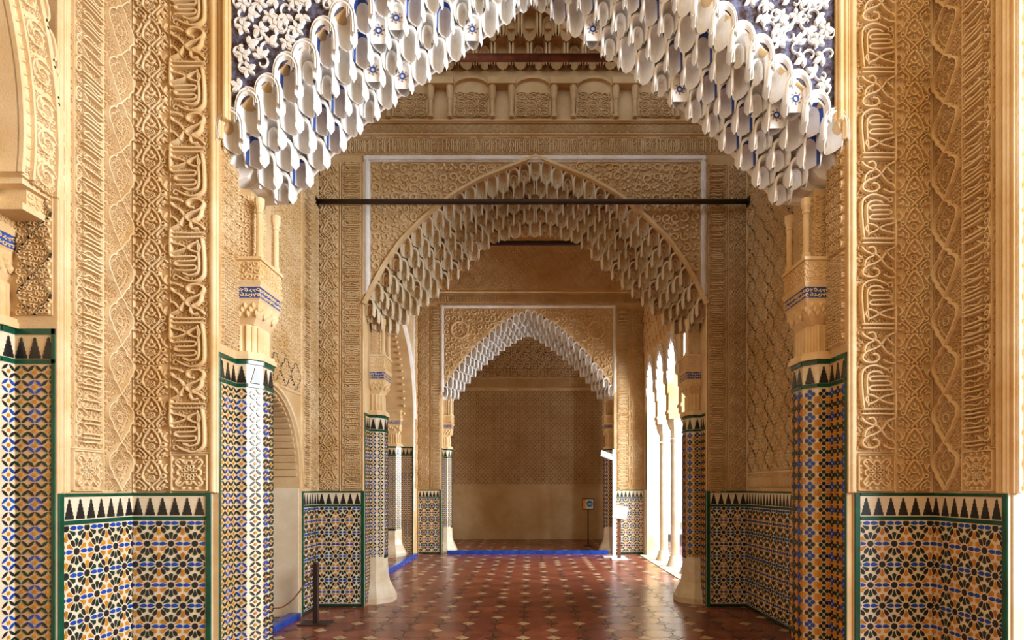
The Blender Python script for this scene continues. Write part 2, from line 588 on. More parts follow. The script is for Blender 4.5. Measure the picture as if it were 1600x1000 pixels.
def pat_circle(w, z0, z1, ncol, c0=0):
    p = w / ncol
    out = []
    n = int((z1 - z0) / .09) + 1
    for j in range(n):
        y = z1 - .045 - j * .09
        for i in range(ncol):
            x = (i + .5) * p
            ci = (i + c0) % 2
            col = ('k' if j % 2 else 'g') if ci == 0 else ('b' if j % 2 else 'k')
            for k in range(4):
                out.append(('lens', col, x, y, k * PI / 2))
            out.append(('oct', 'y', x, y, 0))
    return out


def pat_star8(w, z0, z1, ncol, c0=0):
    p = w / ncol
    out = []
    n = int((z1 - z0) / .09) + 1
    for j in range(n):
        y = z1 - .045 - j * .09
        for i in range(ncol):
            x = (i + .5) * p
            ci = (i + c0) % 2
            col = ('k' if j % 2 else 'b') if ci == 0 else ('g' if j % 2 else 'k')
            for k in range(4):
                out.append(('shield', col, x, y, k * PI / 2))
            for dx in ((-.5, .5) if i == 0 else (.5,)):
                out.append(('star', 'y', x + dx * p, y - .045, 0))
    return out


def clip_rect(poly, x0, y0, x1, y1):
    for (ax, lim, sg) in ((0, x0, 1), (0, x1, -1), (1, y0, 1), (1, y1, -1)):
        out = []
        n = len(poly)
        for i in range(n):
            a, b = poly[i], poly[(i + 1) % n]
            da, db = (a[ax] - lim) * sg, (b[ax] - lim) * sg
            if da >= 0:
                out.append(a)
            if (da >= 0) != (db >= 0):
                t = da / (da - db)
                out.append((a[0] + (b[0] - a[0]) * t, a[1] + (b[1] - a[1]) * t))
        poly = out
        if len(poly) < 3:
            return None
    return poly


def mosaic(parent, F, pieces, rect, limit, d0):
    x0, z0, x1, z1 = rect
    whole, cut = [], []
    for (key, c, x, y, rot) in pieces:
        co, si = math.cos(rot), math.sin(rot)
        poly = [(x + co * a - si * b, y + si * a + co * b) for a, b in SH[key]]
        if all(x0 <= p[0] <= x1 and z0 <= p[1] <= z1 for p in poly):
            whole.append((inview(F @ Vector((x, y, 0)), 0), key, c, x, y, rot, poly))
        else:
            q = clip_rect(poly, x0, z0, x1, z1)
            if q:
                cut.append((q, c))
    whole.sort(key=lambda t: -t[0])
    n = 0
    for (s, key, c, x, y, rot, poly) in whole:
        if n < limit and s > 0:
            put('tile', tile_mesh(key, c), F @ TR(x, y, d0, rot), parent)
            n += 1
        else:
            cut.append((poly, c))
    if cut:
        mb = MB()
        for q, c in cut:
            mb.prism(q, 0, .0035, TORD.index(c), .04)
        put('tile_mosaic', mb.mesh('tile_mosaic', [TMATS[c] for c in TORD]), F @ TR(0, 0, d0), parent, 'stuff')


DTOP = 1.467


def dado(parent, F, w, gl=True, gr=True, limit=0, ph=0.03, ring=False, z0=0.0, green=T_GN):
    """tiled dado: backing (part), tiles, merlons and glazed border strips (sub-parts)"""
    b = slab('tile_dado', parent, F, 0, w, z0, DTOP, 0, .014, T_WH, .001)
    g = .042
    xl, xr = (g if gl else .004), (w - g if gr else w - .004)
    if gl:
        slab('green_border', b, F, 0, g, z0, DTOP, .014, .024, green)
    if gr:
        slab('green_border', b, F, w - g, w, z0, DTOP, .014, .024, green)
    slab('green_border', b, F, xl, xr, DTOP - .022, DTOP, .014, .022, green)
    slab('green_border', b, F, xl, xr, 1.268, 1.296, .014, .020, green)
    if z0 < .05:
        slab('green_border', b, F, xl, xr, z0, .04, .014, .020, T_GD)
    n = max(1, round((xr - xl) / .088))
    p = (xr - xl) / n
    pieces = [('merlon', 'k', xl + (i + .5) * p, 1.302, 0) for i in range(n)]
    if limit:
        mosaic(b, F, pieces, (0, 1.29, w, DTOP), n, .014)
    else:
        mosaic(b, F, pieces, (0, 1.29, w, DTOP), 0, .014)
    mosaic(b, F, pat_star12(w, z0, 1.262, ph, ring), (xl + .006, z0 + .045, xr - .006, 1.262), limit, .014)
    return b


# ------------------------------------------------------------------ muqarnas cells
def arch_outline(w, zs, zt, n=11):
    """points from left foot up over a pointed arch to right foot"""
    pts = [(-w, 0), (-w, zs * .5)]
    for i in range(n):
        t = i / (n - 1)
        a = PI * (1 - t)
        x = w * math.cos(a)
        z = zs + (zt - zs) * (math.sin(a) ** .75)
        pts.append((x, z))
    return pts + [(w, zs * .5), (w, 0)]


def cell_mesh(name, w, H, D, mats, hood=False, inner=False, medal=False):
    """niche cell; local x right, y into the wall, z up; origin at the foot, front rim at y=0"""
    mb = MB()
    o = arch_outline(w * .53, H * .52, H * .98)
    a = arch_outline(w * .43, H * .50, H * .88)
    n = len(o)
    tip = -H * .10

    def lv(pts, y): return [(x, y, z) for x, z in pts]
    of = lv(o, 0)
    of[0], of[-1] = (-w * .50, D * .25, tip), (w * .50, D * .25, tip)
    ob = lv(o, D * 1.25)
    ob[0], ob[-1] = (-w * .50, D * .6, tip * .9), (w * .50, D * .6, tip * .9)
    ai = lv(a, -D * .02)
    ai[0], ai[-1] = (-w * .47, D * .25, tip * .8), (w * .47, D * .25, tip * .8)
    b = [(x * .93, z * .97) for x, z in a]
    m0 = lv(b, D * .05)
    m1 = [(x * .86, D * .50, z * .96) for x, z in a]
    m2 = [(x * .52, D * .95, z * .88) for x, z in a]
    m3 = [(x * .08, D * 1.15, z * .78) for x, z in a]
    rows = [(ob, of, 0), (of, ai, 0), (ai, m0, 0), (m0, m1, 2 if hood else 1), (m1, m2, 1), (m2, m3, 1)]
    for r0, r1, mi in rows:
        mb.add(r0 + r1, [(i, i + 1, n + i + 1, n + i) for i in range(n - 1)], mi)
    mb.add(m3, [tuple(range(n))], 1)
    if inner:   # a smaller niche nested inside
        c = arch_outline(w * .25, H * .28, H * .60)
        cf = [(x, D * .40, z) for x, z in c]
        cb = [(x * .7, D * 1.1, z * .9) for x, z in c]
        co = [(x * 1.4, D * .55, z * 1.14) for x, z in c]
        mb.add(co + cf, [(i, i + 1, n + i + 1, n + i) for i in range(n - 1)], 0)
        mb.add(cf + cb, [(i, i + 1, n + i + 1, n + i) for i in range(n - 1)], 2 if hood else 1)
    if medal:   # a painted medallion: shallow back with a blue ring and small leaves
        mb.add([(x * .98, D * .22, z * .97) for x, z in a], [tuple(range(n))[::-1]], 1)
        t = MB()
        t.ribbon(circ(0, H * .42, w * .15, 12), w * .09, D * .06, 2, closed=True)
        for k in range(8):
            t.prism(leaf(w * .28 * math.cos(k * PI / 4), H * .42 + w * .28 * math.sin(k * PI / 4), w * .14, w * .06, k * PI / 4 + .6), 0, D * .05, 3)
        mb2 = [(x, D * .21 - z, y) for x, y, z in t.v]
        k0 = len(mb.v)
        mb.v += mb2
        mb.f += [tuple(i + k0 for i in q) for q in t.f]
        mb.m += t.m
    return mb.mesh(name, mats, False)


def scallop_mesh(w, H, mats):
    """outer scalloped moulding round the first tier of cells: stepped concentric arcs"""
    mb = MB()
    o = arch_outline(w * .53, H * .40, H * .98)[1:-1]
    n = len(o)
    def at(k, d): return [(x * k, d, H * .42 + (z - H * .42) * k) for x, z in o]
    prof = [(1.42, .02), (1.42, -.020), (1.34, -.026), (1.31, -.012), (1.24, -.012), (1.21, -.026), (1.12, -.030), (1.06, -.012), (.97, .0)]
    for (k0, d0), (k1, d1) in zip(prof, prof[1:]):
        mb.add(at(k0, d0) + at(k1, d1), [(i, i + 1, n + i + 1, n + i) for i in range(n - 1)], 0)
    return mb.mesh('scallop', mats, True)


def full(half, cx=0):
    return [(cx + x, z) for x, z in half] + [(cx - x, z) for x, z in half[::-1][1:]]


def resample(half, n):
    L = [0]
    for a, b in zip(half, half[1:]):
        L.append(L[-1] + math.hypot(b[0] - a[0], b[1] - a[1]))
    out = []
    for k in range(n + 1):
        s = L[-1] * k / n
        i = max(j for j in range(len(half)) if L[j] <= s + 1e-9)
        i = min(i, len(half) - 2)
        t = (s - L[i]) / (L[i + 1] - L[i])
        out.append((half[i][0] + (half[i + 1][0] - half[i][0]) * t, half[i][1] + (half[i + 1][1] - half[i][1]) * t))
    return out


def arch_slab(mb, L, R, y0, y1, curve, ztop, mi=0, zbot=0.0, jambs=True):
    """wall mass with an opening under `curve` (left to right)"""
    if jambs:
        mb.box((L, y0, zbot), (curve[0][0], y1, ztop), mi)
        mb.box((curve[-1][0], y0, zbot), (R, y1, ztop), mi)
    for (xa, za), (xb, zb) in zip(curve, curve[1:]):
        if xb - xa < 1e-5:
            continue
        za_, zb_ = min(za, ztop), min(zb, ztop)
        mb.add([(xa, y0, za_), (xb, y0, zb_), (xb, y0, ztop), (xa, y0, ztop), (xa, y1, za_), (xb, y1, zb_), (xb, y1, ztop), (xa, y1, ztop)],
               [(0, 1, 2, 3), (5, 4, 7, 6), (0, 4, 5, 1), (3, 2, 6, 7)], mi)


def muqarnas(parent, cx, y0, dy, outer, inner, K, w, H, cells, limit=300, scal=None, flat=None, rnd=None):
    """cells hang tier by tier from the front curve inwards; extra cells past the limit become one part"""
    N = 240
    ob, ib = resample([(x, z - H * .9) for x, z in outer], N), resample(inner, N)
    rest = []
    todo = []
    for k in range(K):
        f = k / (K - 1)
        cur = [(a[0] + (b[0] - a[0]) * f, a[1] + (b[1] - a[1]) * f) for a, b in zip(ob, ib)][::-1]
        last = None
        pos = []
        for (x, z) in cur:
            if last is None:
                if k % 2 == 0:
                    pos.append((0.0, z))
                    last = (0.0, z)
                elif abs(x) >= w * .5:
                    pos.append((x, z))
                    last = (x, z)
                continue
            if abs(x - last[0]) >= w * .98 or abs(z - last[1]) >= H * .85:
                pos.append((x, z))
                last = (x, z)
        for i, (x, z) in enumerate(pos):
            for s in ((1,) if abs(x) < 1e-6 else (1, -1)):
                todo.append((k, cx + x * s, y0 + k * dy, z, i))
    n = 0
    for (k, x, y, z, i) in todo:
        me = rnd.choice(cells)
        sc = .92 + .16 * rnd.random()
        M = Matrix.Translation((x, y, z)) @ Matrix.Diagonal((1.0, 1, sc, 1))
        if n < limit:
            put('muqarnas_cell', me, M, parent)
            n += 1
        else:
            rest.append((me, M))
        if k == 0 and scal is not None:
            put('scallop_moulding', scal, M, parent)
    if rest:
        mb = MB()
        for me, M in rest:
            mb.add([M @ v.co for v in me.vertices], [tuple(p.vertices) for p in me.polygons], 0)
        put('muqarnas_infill', mb.mesh('muqarnas_infill', cells[0].materials[0], True), I4, parent, 'stuff')


# ------------------------------------------------------------------ pilasters
PLAN = [(0, 0), (0, .25), (.09, .25), (.17, .34), (.17, .52), (.09, .61), (0, .61), (0, .86)]


def pilaster(name, label, org, ep, eq, pattern, limit, base=False, zt=2.5, colon=True, planq=.86, facecols=None, group=None, green=T_GN):
    """tiled engaged pilaster with fluted neck, leaf capital, inscribed impost and two colonnettes"""
    ep, eq, org = Vector(ep), Vector(eq), Vector(org)
    root = put(name, None, Matrix.Translation(org), None, None, label, 'pilaster', group)
    flip = eq.cross(Vector((0, 0, 1))).dot(ep) < 0
    P = [(p, min(q, planq)) for p, q in PLAN]

    def W(p, q, z): return org + ep * p + eq * q + Vector((0, 0, z))

    def loc(vs): return [tuple(v - org) for v in vs]

    def prism(mb, pts, z0, z1, mi=0, grow=0.0, grow1=None):
        g1 = grow if grow1 is None else grow1
        cx, cy = .02, .43
        def gr(pt, g):
            p, q = pt
            return (p + (g if p > .005 else 0), q + (0 if p <= .005 and (q < .1 or q > .8) else g * (1 if q > cy else -1) * (1 if p > .005 or .2 < q < .7 else 0)))
        bot = [W(*gr(pt, grow), z0) for pt in pts]
        top = [W(*gr(pt, g1), z1) for pt in pts]
        n = len(pts)
        fs = [(i, (i + 1) % n, n + (i + 1) % n, n + i) for i in range(n)] + [tuple(range(n, 2 * n)), tuple(range(n))[::-1]]
        mb.add(loc(bot + top), fs, mi)

    T = Matrix.Translation(org)
    core = [(-.02, .004)] + [(p - .008, q) for p, q in P] + [(-.02, P[-1][1])]
    mb = MB()
    prism(mb, core, 0, zt)
    shaft = put('tiled_shaft', mb.mesh('tiled_shaft', T_WH), T, root)
    zb = .58 if base else 0.0
    for i in range(len(P) - 1):
        a, b = W(*P[i], 0), W(*P[i + 1], 0)
        L = (b - a).length
        if L < .02:
            continue
        F = frame(b, a - b) if flip else frame(a, b - a)
        inner = P[i][0] > .001 or P[i + 1][0] > .001
        z0 = zb if inner else 0.0
        if i == 0:
            slab('green_border', shaft, F, (L - .022 if flip else 0), (L if flip else .022), 0, zt, .0, .008, green, .001)
        slab('green_border', shaft, F, 0, L, zt - .035, zt, .0, .008, green, .001)
        slab('green_border', shaft, F, 0, L, zt - .215, zt - .187, .0, .008, green, .001)
        nc = max(1, round(L / .088))
        lim = 0
        if limit and inview(F @ Vector((L / 2, 2.0, 0))):
            nrm = (F @ Vector((L / 2, 2, .1))) - (F @ Vector((L / 2, 2, 0)))
            if nrm.dot(Vector((0, 0, EYE)) - F @ Vector((L / 2, 2, 0))) > 0:
                lim = limit
        mer = [('merlon', 'k', (c + .5) * L / nc, zt - .182, 0) for c in range(nc)]
        mosaic(shaft, F, mer, (0, zt - .19, L, zt), lim and nc, .001)
        top = zt - .222
        pcs = pat_circle(L, z0, top, nc, i) if pattern == 'circle' else pat_star8(L, z0, top, nc, i)
        mosaic(shaft, F, pcs, (.002, z0 + .02, L - .002, top), lim, .001)
    # plaster ledge and neck
    mb = MB()
    prism(mb, core, zt, zt + .035, 0, .025)
    prism(mb, core, zt + .035, zt + .06, 0, .015)
    put('ledge', mb.mesh('ledge', M_ST), T, root)
    colp = [(-.02, .25)] + P[1:7] + [(-.02, .61)]
    mb = MB()
    prism(mb, [(-.02, .28), (.07, .28), (.13, .35), (.13, .51), (.07, .58), (-.02, .58)], zt + .06, zt + .28)
    for (p, q) in ((.02, .28), (.07, .28), (.10, .315), (.13, .35), (.13, .40), (.13, .46), (.13, .51), (.10, .545), (.07, .58)):
        c = W(p, q, 0) - org
        mb.lathe([(.013, zt + .07), (.013, zt + .27)], 6, 0, (c.x, c.y, 0))
    put('fluted_neck', mb.mesh('fluted_neck', M_ST), T, root)
    # leaf capital
    mb = MB()
    sq = [(-.02, .27), (.15, .27), (.15, .59), (-.02, .59)]
    sq2 = [(-.02, .25), (.18, .25), (.18, .61), (-.02, .61)]
    def sk(z0, z1, A, B, mi=0):
        n = len(A)
        mb.add(loc([W(*p, z0) for p in A] + [W(*p, z1) for p in B]), [(i, (i + 1) % n, n + (i + 1) % n, n + i) for i in range(n)] + [tuple(range(n, 2 * n)), tuple(range(n))[::-1]], mi)
    sk(zt + .28, zt + .34, [(-.02, .30), (.11, .30), (.11, .56), (-.02, .56)], sq)
    sk(zt + .34, zt + .46, sq, sq2)
    rnd = random.Random(4)
    for k in range(14):   # carved leaves on the two visible faces
        if k < 7:
            p, q = .02 + .022 * k, .262
        else:
            p, q = .168, .27 + .05 * (k - 7)
        c = W(p, q, zt + .36 + .03 * (k % 3)) - org
        mb.lathe([(.004, -.028), (.017, -.012), (.020, .006), (.010, .024), (.003, .032)], 6, 0, tuple(c))
    cap = put('leaf_capital', mb.mesh('leaf_capital', M_ST), T, root)
    mb = MB()
    sk(zt + .46, zt + .475, sq2, [(-.02, .24), (.19, .24), (.19, .62), (-.02, .62)])
    b1 = [(-.02, .245), (.185, .245), (.185, .615), (-.02, .615)]
    sk(zt + .475, zt + .56, b1, b1, 1)
    put('inscribed_strip', mb.mesh('inscribed_strip', [M_ST, M_BLUE]), T, root)
    mb = MB()
    b2 = [(-.02, .24), (.19, .24), (.19, .62), (-.02, .62)]
    b3 = [(-.02, .225), (.205, .225), (.205, .635), (-.02, .635)]
    sk(zt + .56, zt + .60, b2, b3)
    sk(zt + .60, zt + .765, b2, b2)
    sk(zt + .765, zt + .79, b3, b3)
    imp = put('impost_block', mb.mesh('impost_block', M_ST), T, root)
    # small carving on the impost and white letters on the blue strip
    for (A, B) in (((-.0, .24), (.19, .24)), ((.19, .24), (.19, .62))):
        a, b = W(*A, 0), W(*B, 0)
        if flip:
            a, b = b, a
        F = frame(a, b - a)
        L = (b - a).length
        m2 = MB()
        field(m2, L, .15, .045, .011, .009, random.Random(7))
        put('carving', m2.mesh('carving', M_ST), F @ TR(0, zt + .607), imp)
        m2 = MB()
        field(m2, L, .07, .03, .008, .004, random.Random(9))
        put('lettering', m2.mesh('lettering', M_ST), F @ TR(0, zt + .482, -.004), imp)
    if colon:
        for q in (.285, .575):
            mb = MB()
            c = W(.165, q, 0) - org
            mb.lathe([(.034, zt + .79), (.034, zt + .82), (.026, zt + .835), (.023, zt + .84), (.023, zt + 1.14), (.030, zt + 1.145), (.030, zt + 1.16), (.025, zt + 1.165), (.038, zt + 1.205), (.038, zt + 1.26)], 12, 0, (c.x, c.y, 0))
            put('colonnette', mb.mesh('colonnette', M_ST), T, root)
        mb = MB()
        sk(zt + .79, zt + 1.35, [(-.02, .29), (.09, .31), (.09, .55), (-.02, .57)], [(-.02, .29), (.09, .31), (.09, .55), (-.02, .57)])
        bk = put('carved_backing', mb.mesh('carved_backing', M_GR), T, root)
        for (A, B) in (((0, .29), (.09, .31)), ((.09, .31), (.09, .55))):
            a, b = W(*A, 0), W(*B, 0)
            if flip:
                a, b = b, a
            m2 = MB()
            field(m2, (b - a).length, .5, .045, .010, .010, random.Random(12))
            put('carving', m2.mesh('carving', M_ST), frame(a, b - a) @ TR(0, zt + .8), bk)
    if base:
        mb = MB()
        c = W(0.0, .43, 0) - org
        mb.lathe([(.31, 0), (.31, .07), (.295, .09), (.285, .12), (.25, .19), (.215, .26), (.198, .36), (.19, .50), (.185, .58)], 8, 0, (c.x, c.y, 0))
        put('marble_base', mb.mesh('marble_base', M_MARB, False), T, root)
        mb = MB()
        mb.lathe([(.192, .575), (.192, .62)], 8, 0, (c.x, c.y, 0))
        put('green_ring', mb.mesh('green_ring', T_GD), T, root)
    return root


# ================================================================== SETTING
# ------------------------------------------------------------------ floor
mb = MB()
mb.box((-6.5, -3, -.3), (6.5, 19, -.012))
floor = put('floor', mb.mesh('floor', F_GROUT), I4, None, 'structure', 'terracotta tiled floor with small white and dark diamond insets', 'floor')
PT = .3075
HX = .078
X0, Y0 = .231, 6.128
mo, mdw, mdk = MB(), MB(), MB()
e = PT / 2 - .0025
g = HX
octp = [(-e + g, -e), (e - g, -e), (e, -e + g), (e, e - g), (e - g, e), (-e + g, e), (-e, e - g), (-e, -e + g)]
mo.prism(octp, -.012, 0, 0, .012)
ME_OCT = [mo.mesh('floor_tile', F_TC), mo.mesh('floor_tile', F_TD)]
dia = circ(0, 0, HX - .003, 4)
mdw.prism(dia, -.012, 0.0005, 0, .03)
ME_DW, ME_DK = mdw.mesh('floor_inset', F_WH), mdw.mesh('floor_inset', F_BK)
rf = random.Random(2)
tl, ins = [], []
i0, i1 = int((-3.9 - X0) / PT), int((3.9 - X0) / PT)
j0, j1 = int((1.2 - Y0) / PT), int((17.2 - Y0) / PT)
for i in range(i0, i1 + 1):
    for j in range(j0, j1 + 1):
        x, y = X0 + i * PT, Y0 + j * PT
        w = (i + j) % 2 == 0
        if rf.random() < .12:
            w = not w
        ins.append((inview(Vector((x, y, 0)), 30), x, y, 0 if w else 1))
        tl.append((inview(Vector((x + PT / 2, y + PT / 2, 0)), 30), x + PT / 2, y + PT / 2, rf.randrange(2)))
for lst, mes, nm, src, mats in ((tl, ME_OCT, 'floor_tile', mo, [F_TC, F_TD]), (ins, [ME_DW, ME_DK], 'floor_inset', mdw, [F_WH, F_BK])):
    lst.sort(key=lambda t: -t[0])
    rest = MB()
    for n, (s, x, y, c) in enumerate(lst):
        if n < 300 and s > 0:
            put(nm, mes[c], Matrix.Translation((x, y, 0)), floor)
        else:
            rest.add([(a + x, b + y, z) for a, b, z in src.v], src.f, c)
    put(nm + 's', rest.mesh(nm + 's', mats), I4, floor, 'stuff')

# ------------------------------------------------------------------ curves of the three transverse arches (x from centre, z)
Y1, Y2, Y3, YB = 4.24, 7.33, 13.25, 17.0
A1 = dict(cx=.017, a=2.30,
          outer=[(-2.30, 4.02), (-2.22, 4.20), (-2.06, 4.36), (-1.90, 4.50), (-1.75, 4.65), (-1.56, 4.83), (-1.40, 4.98), (-1.20, 5.18), (-.85, 5.46), (-.45, 5.70), (0, 5.86)],
          inner=[(-2.10, 3.74), (-1.96, 3.82), (-1.72, 4.08), (-1.45, 4.36), (-1.10, 4.64), (-.77, 4.87), (-.46, 5.08), (-.20, 5.28), (0, 5.42)])
A2 = dict(cx=.062, a=2.165,
          outer=[(-2.165, 3.80), (-2.08, 3.98), (-1.92, 4.28), (-1.70, 4.60), (-1.40, 4.90), (-1.05, 5.18), (-.70, 5.38), (-.35, 5.52), (0, 5.66)],
          inner=[(-1.98, 3.52), (-1.84, 3.66), (-1.55, 3.92), (-1.22, 4.20), (-.90, 4.50), (-.62, 4.80), (-.3, 4.88), (0, 4.90)])
A3 = dict(cx=-.06, a=1.97,
          outer=[(-1.97, 3.70), (-1.88, 3.90), (-1.6, 4.28), (-1.3, 4.64), (-1.0, 4.94), (-.65, 5.24), (-.3, 5.46), (0, 5.58)],
          inner=[(-1.80, 3.45), (-1.68, 3.62), (-1.42, 3.98), (-1.12, 4.32), (-.82, 4.58), (-.5, 4.82), (-.2, 5.0), (0, 5.10)])


def arch_wall(name, label, A, y0, L, R, ztop, thick=.86):
    mb = MB()
    half = [(-A['a'], 0.0)] + A['outer']
    cur = full(A['outer'], A['cx'])
    arch_slab(mb, L, R, y0, y0 + thick, cur, ztop, 0)
    return put(name, mb.mesh(name, M_GP), I4, None, 'structure', label, 'wall')


def arch_body(A, y0, K, dy, H, thick, name, label, mats, cells, scal, ztop, limit=300, seed=1, w=.135):
    N = 60
    ob = resample([(x, z - H * .9) for x, z in A['outer']], N)
    ib = resample(A['inner'], N)
    mb = MB()
    for k in range(0, K):
        f = k / (K - 1)
        cur = [(a[0] + (b[0] - a[0]) * f, a[1] + (b[1] - a[1]) * f + H * .34) for a, b in zip(ob, ib)]
        cur[0] = (-A['a'] + .001, cur[0][1])
        ya = y0 + (k + 1) * dy
        yb = y0 + K * dy + .06
        c = full(cur, A['cx'])
        arch_slab(mb, 0, 0, ya, yb, c, ztop, 0, jambs=False)
    body = put(name, mb.mesh('arch_soffit', mats[0]), I4, None, None, label, 'arch')
    muqarnas(body, A['cx'], y0, dy, A['outer'], A['inner'], K, w, H, cells, limit, scal, rnd=random.Random(seed))
    return body


CW, CH, CD = .134, .225, .105
WCELL = [cell_mesh('cell_plain', CW, CH, CD, [M_WH, M_WH, M_BLUE]), cell_mesh('cell_nested', CW, CH, CD, [M_WH, M_WH, M_WH], inner=True),
         cell_mesh('cell_blue', CW, CH, CD, [M_WH, M_WH, M_BLUE], hood=True), cell_mesh('cell_plain_tall', CW, CH * 1.12, CD, [M_WH, M_WH, M_BLUE]),
         cell_mesh('cell_brown', CW, CH, CD, [M_WH, M_WH, M_WH], hood=True, inner=True), cell_mesh('cell_nested_blue', CW, CH, CD, [M_WH, M_WH, M_BLUE], hood=False, inner=True)]
WCELL = WCELL + [WCELL[0], WCELL[3], WCELL[2], cell_mesh('cell_medallion', CW, CH, CD, [M_WH, M_WH, M_BLUE, M_BROWN], medal=True)]
SCELL = [cell_mesh('cell_stucco', CW, CH, CD, [M_CREAM, M_CREAM, M_BLUE]), cell_mesh('cell_stucco_nested', CW, CH, CD, [M_CREAM, M_GP, M_CREAM], inner=True),
         cell_mesh('cell_stucco_tall', CW, CH * 1.1, CD, [M_CREAM, M_CREAM, M_CREAM])]
DCELL = [cell_mesh('cell_dark', .2, .36, .14, [M_DK, M_DK, M_BROWN], inner=True), cell_mesh('cell_dark_plain', .2, .36, .14, [M_DK, M_DK, M_DK])]
SCAL = scallop_mesh(CW, CH, [M_WH])

# ================================================================== first arch wall
wn = arch_wall('wall_near', 'carved stucco wall framing the largest stalactite arch', A1, Y1, -2.92, 2.95, 6.3)
c1 = A1['cx']
ZT1 = 5.62
for s in (-1, 1):
    def BX(d0, d1):   # distances from centre -> panel x range on the front face
        return (c1 - d1, c1 - d0) if s < 0 else (c1 + d0, c1 + d1)
    F = FT(0, Y1)
    xa, xb = BX(2.365, 2.637)
    xc, xd = BX(2.652, 2.898)
    band(wn, F, xa, xb, 1.765, 1.765 + .62 * 6, 'cal', 'calligraphy_band', flip=(s < 0))
    band(wn, F, xa, xb, 1.478, 1.752, 'ros', 'rosette_panel')
    band(wn, F, xc, xd, 1.478, 1.478 + .243 * 17, 'ara', 'arabesque_band')
    for d0, d1, dd in ((2.300, 2.36, .034), (2.638, 2.651, .018), (2.899, 2.93, .022)):
        x0, x1 = BX(d0, d1)
        fillet(wn, F, x0, x1, 1.467, ZT1, dd)
    x0, x1 = BX(2.355, 2.645)
    fillet(wn, F, x0, x1, 1.752, 1.765, .018)
    # vertical moulding of the arch frame above the springing
    x0, x1 = BX(2.205, 2.262)
    fillet(wn, F, x0, x1, 4.18, ZT1, .05, M_ST)
    x0, x1 = BX(2.262, 2.300)
    fillet(wn, F, x0, x1, 4.05, ZT1, .028, M_ST)
    # dado
    x0, x1 = BX(2.345, 2.93)
    dado(wn, FT(x0, Y1), x1 - x0, gl=(s > 0), gr=(s < 0), limit=150, ph=.03)
    # spandrel with white leaves on a faded blue ground
    cur = [(x, z) for x, z in A1['outer'] if x >= -2.21]
    cur = [(-2.205, 4.215)] + [p for p in cur if p[0] > -2.2]
    mb = MB()
    fine = resample(cur, 30)
    for (xa_, za_), (xb_, zb_) in zip(fine, fine[1:]):
        za_, zb_ = za_ + .02, zb_ + .02
        if xb_ > -.9:
            break
        p = [(xa_, za_), (xb_, zb_), (xb_, 5.5), (xa_, 5.5)]
        p = [(c1 + (x if s < 0 else -x), z) for x, z in p]
        mb.prism(p, 0, .004, 0)
    sp = put('spandrel', mb.mesh('spandrel', M_GBLUE), FT(0, Y1), wn)
    rnd = random.Random(40 + s)

    def zc(x):
        for (xa_, za_), (xb_, zb_) in zip(fine, fine[1:]):
            if xa_ <= x <= xb_:
                return za_ + (zb_ - za_) * (x - xa_) / (xb_ - xa_)
        return 9
    st = MB()
    leaves = []
    yy = 4.24
    row = 0
    while yy < 5.4:
        xx = -2.13 + (.065 if row % 2 else 0)
        while xx < -1.0:
            x, z = xx + rnd.uniform(-.018, .018), yy + rnd.uniform(-.018, .018)
            if zc(x) + .135 < z:
                a = rnd.uniform(0, 6.28)
                t = rnd.random()
                big = .088 if t < .5 else .064
                nn = 5 if t > .5 else 3
                for k in range(nn):
                    b = a + (k * 2 * PI / 5 if nn == 5 else (k - 1) * .95)
                    L = big * (1.0 if k == 1 or nn == 5 else .8)
                    leaves.append((x + .5 * L * math.cos(b), z + .5 * L * math.sin(b), L, L * .52, b))
                st.ribbon([(c1 + (p if s < 0 else -p), q) for p, q in curl(x - .04 * math.cos(a), z - .04 * math.sin(a), .055, a, .9, rnd.choice((-1, 1)))], .013, .016)
            xx += .130
        yy += .102
        row += 1
    put('vine_stems', st.mesh('vine_stems', M_WH), FT(0, Y1 - .004), sp, 'stuff')
    for (x, z, L, w, b) in leaves:
        mb = MB()
        pl = leaf(0, 0, L, w, b)
        mb.prism([(p if s < 0 else -p, q) for p, q in pl], 0, .02, 0, .22)
        put('leaf', mb.mesh('leaf', M_WH), FT(c1 + (x if s < 0 else -x), Y1 - .004) @ TR(0, z), sp)
    # reveal of the opening: carved stucco above the tiled pilaster
    FRV = FL(c1 - 2.30, Y1) if s < 0 else FR(c1 + 2.30, Y1 + .27)
    band(wn, FRV, .015, .255, 2.57, 3.25, 'fld', 'reveal_panel', M_GP)
    band(wn, FRV, .015, .255, 3.27, 4.05, 'scr', 'reveal_panel', M_GP)

arch_body(A1, Y1, 4, .118, CH, .86, 'muqarnas_arch', 'large white and blue stalactite arch between the calligraphy piers', [M_WH], WCELL, SCAL, 6.2, 300, 1)
pilaster('tiled_pilaster', 'tiled pilaster of blue, green and black circles under the large white arch', (c1 - 2.30, Y1, 0), (1, 0, 0), (0, 1, 0), 'circle', 70)
pilaster('tiled_pilaster', 'tiled pilaster of yellow stars with blue and black petals under the large white arch', (c1 + 2.30, Y1, 0), (-1, 0, 0), (0, 1, 0), 'star', 70)

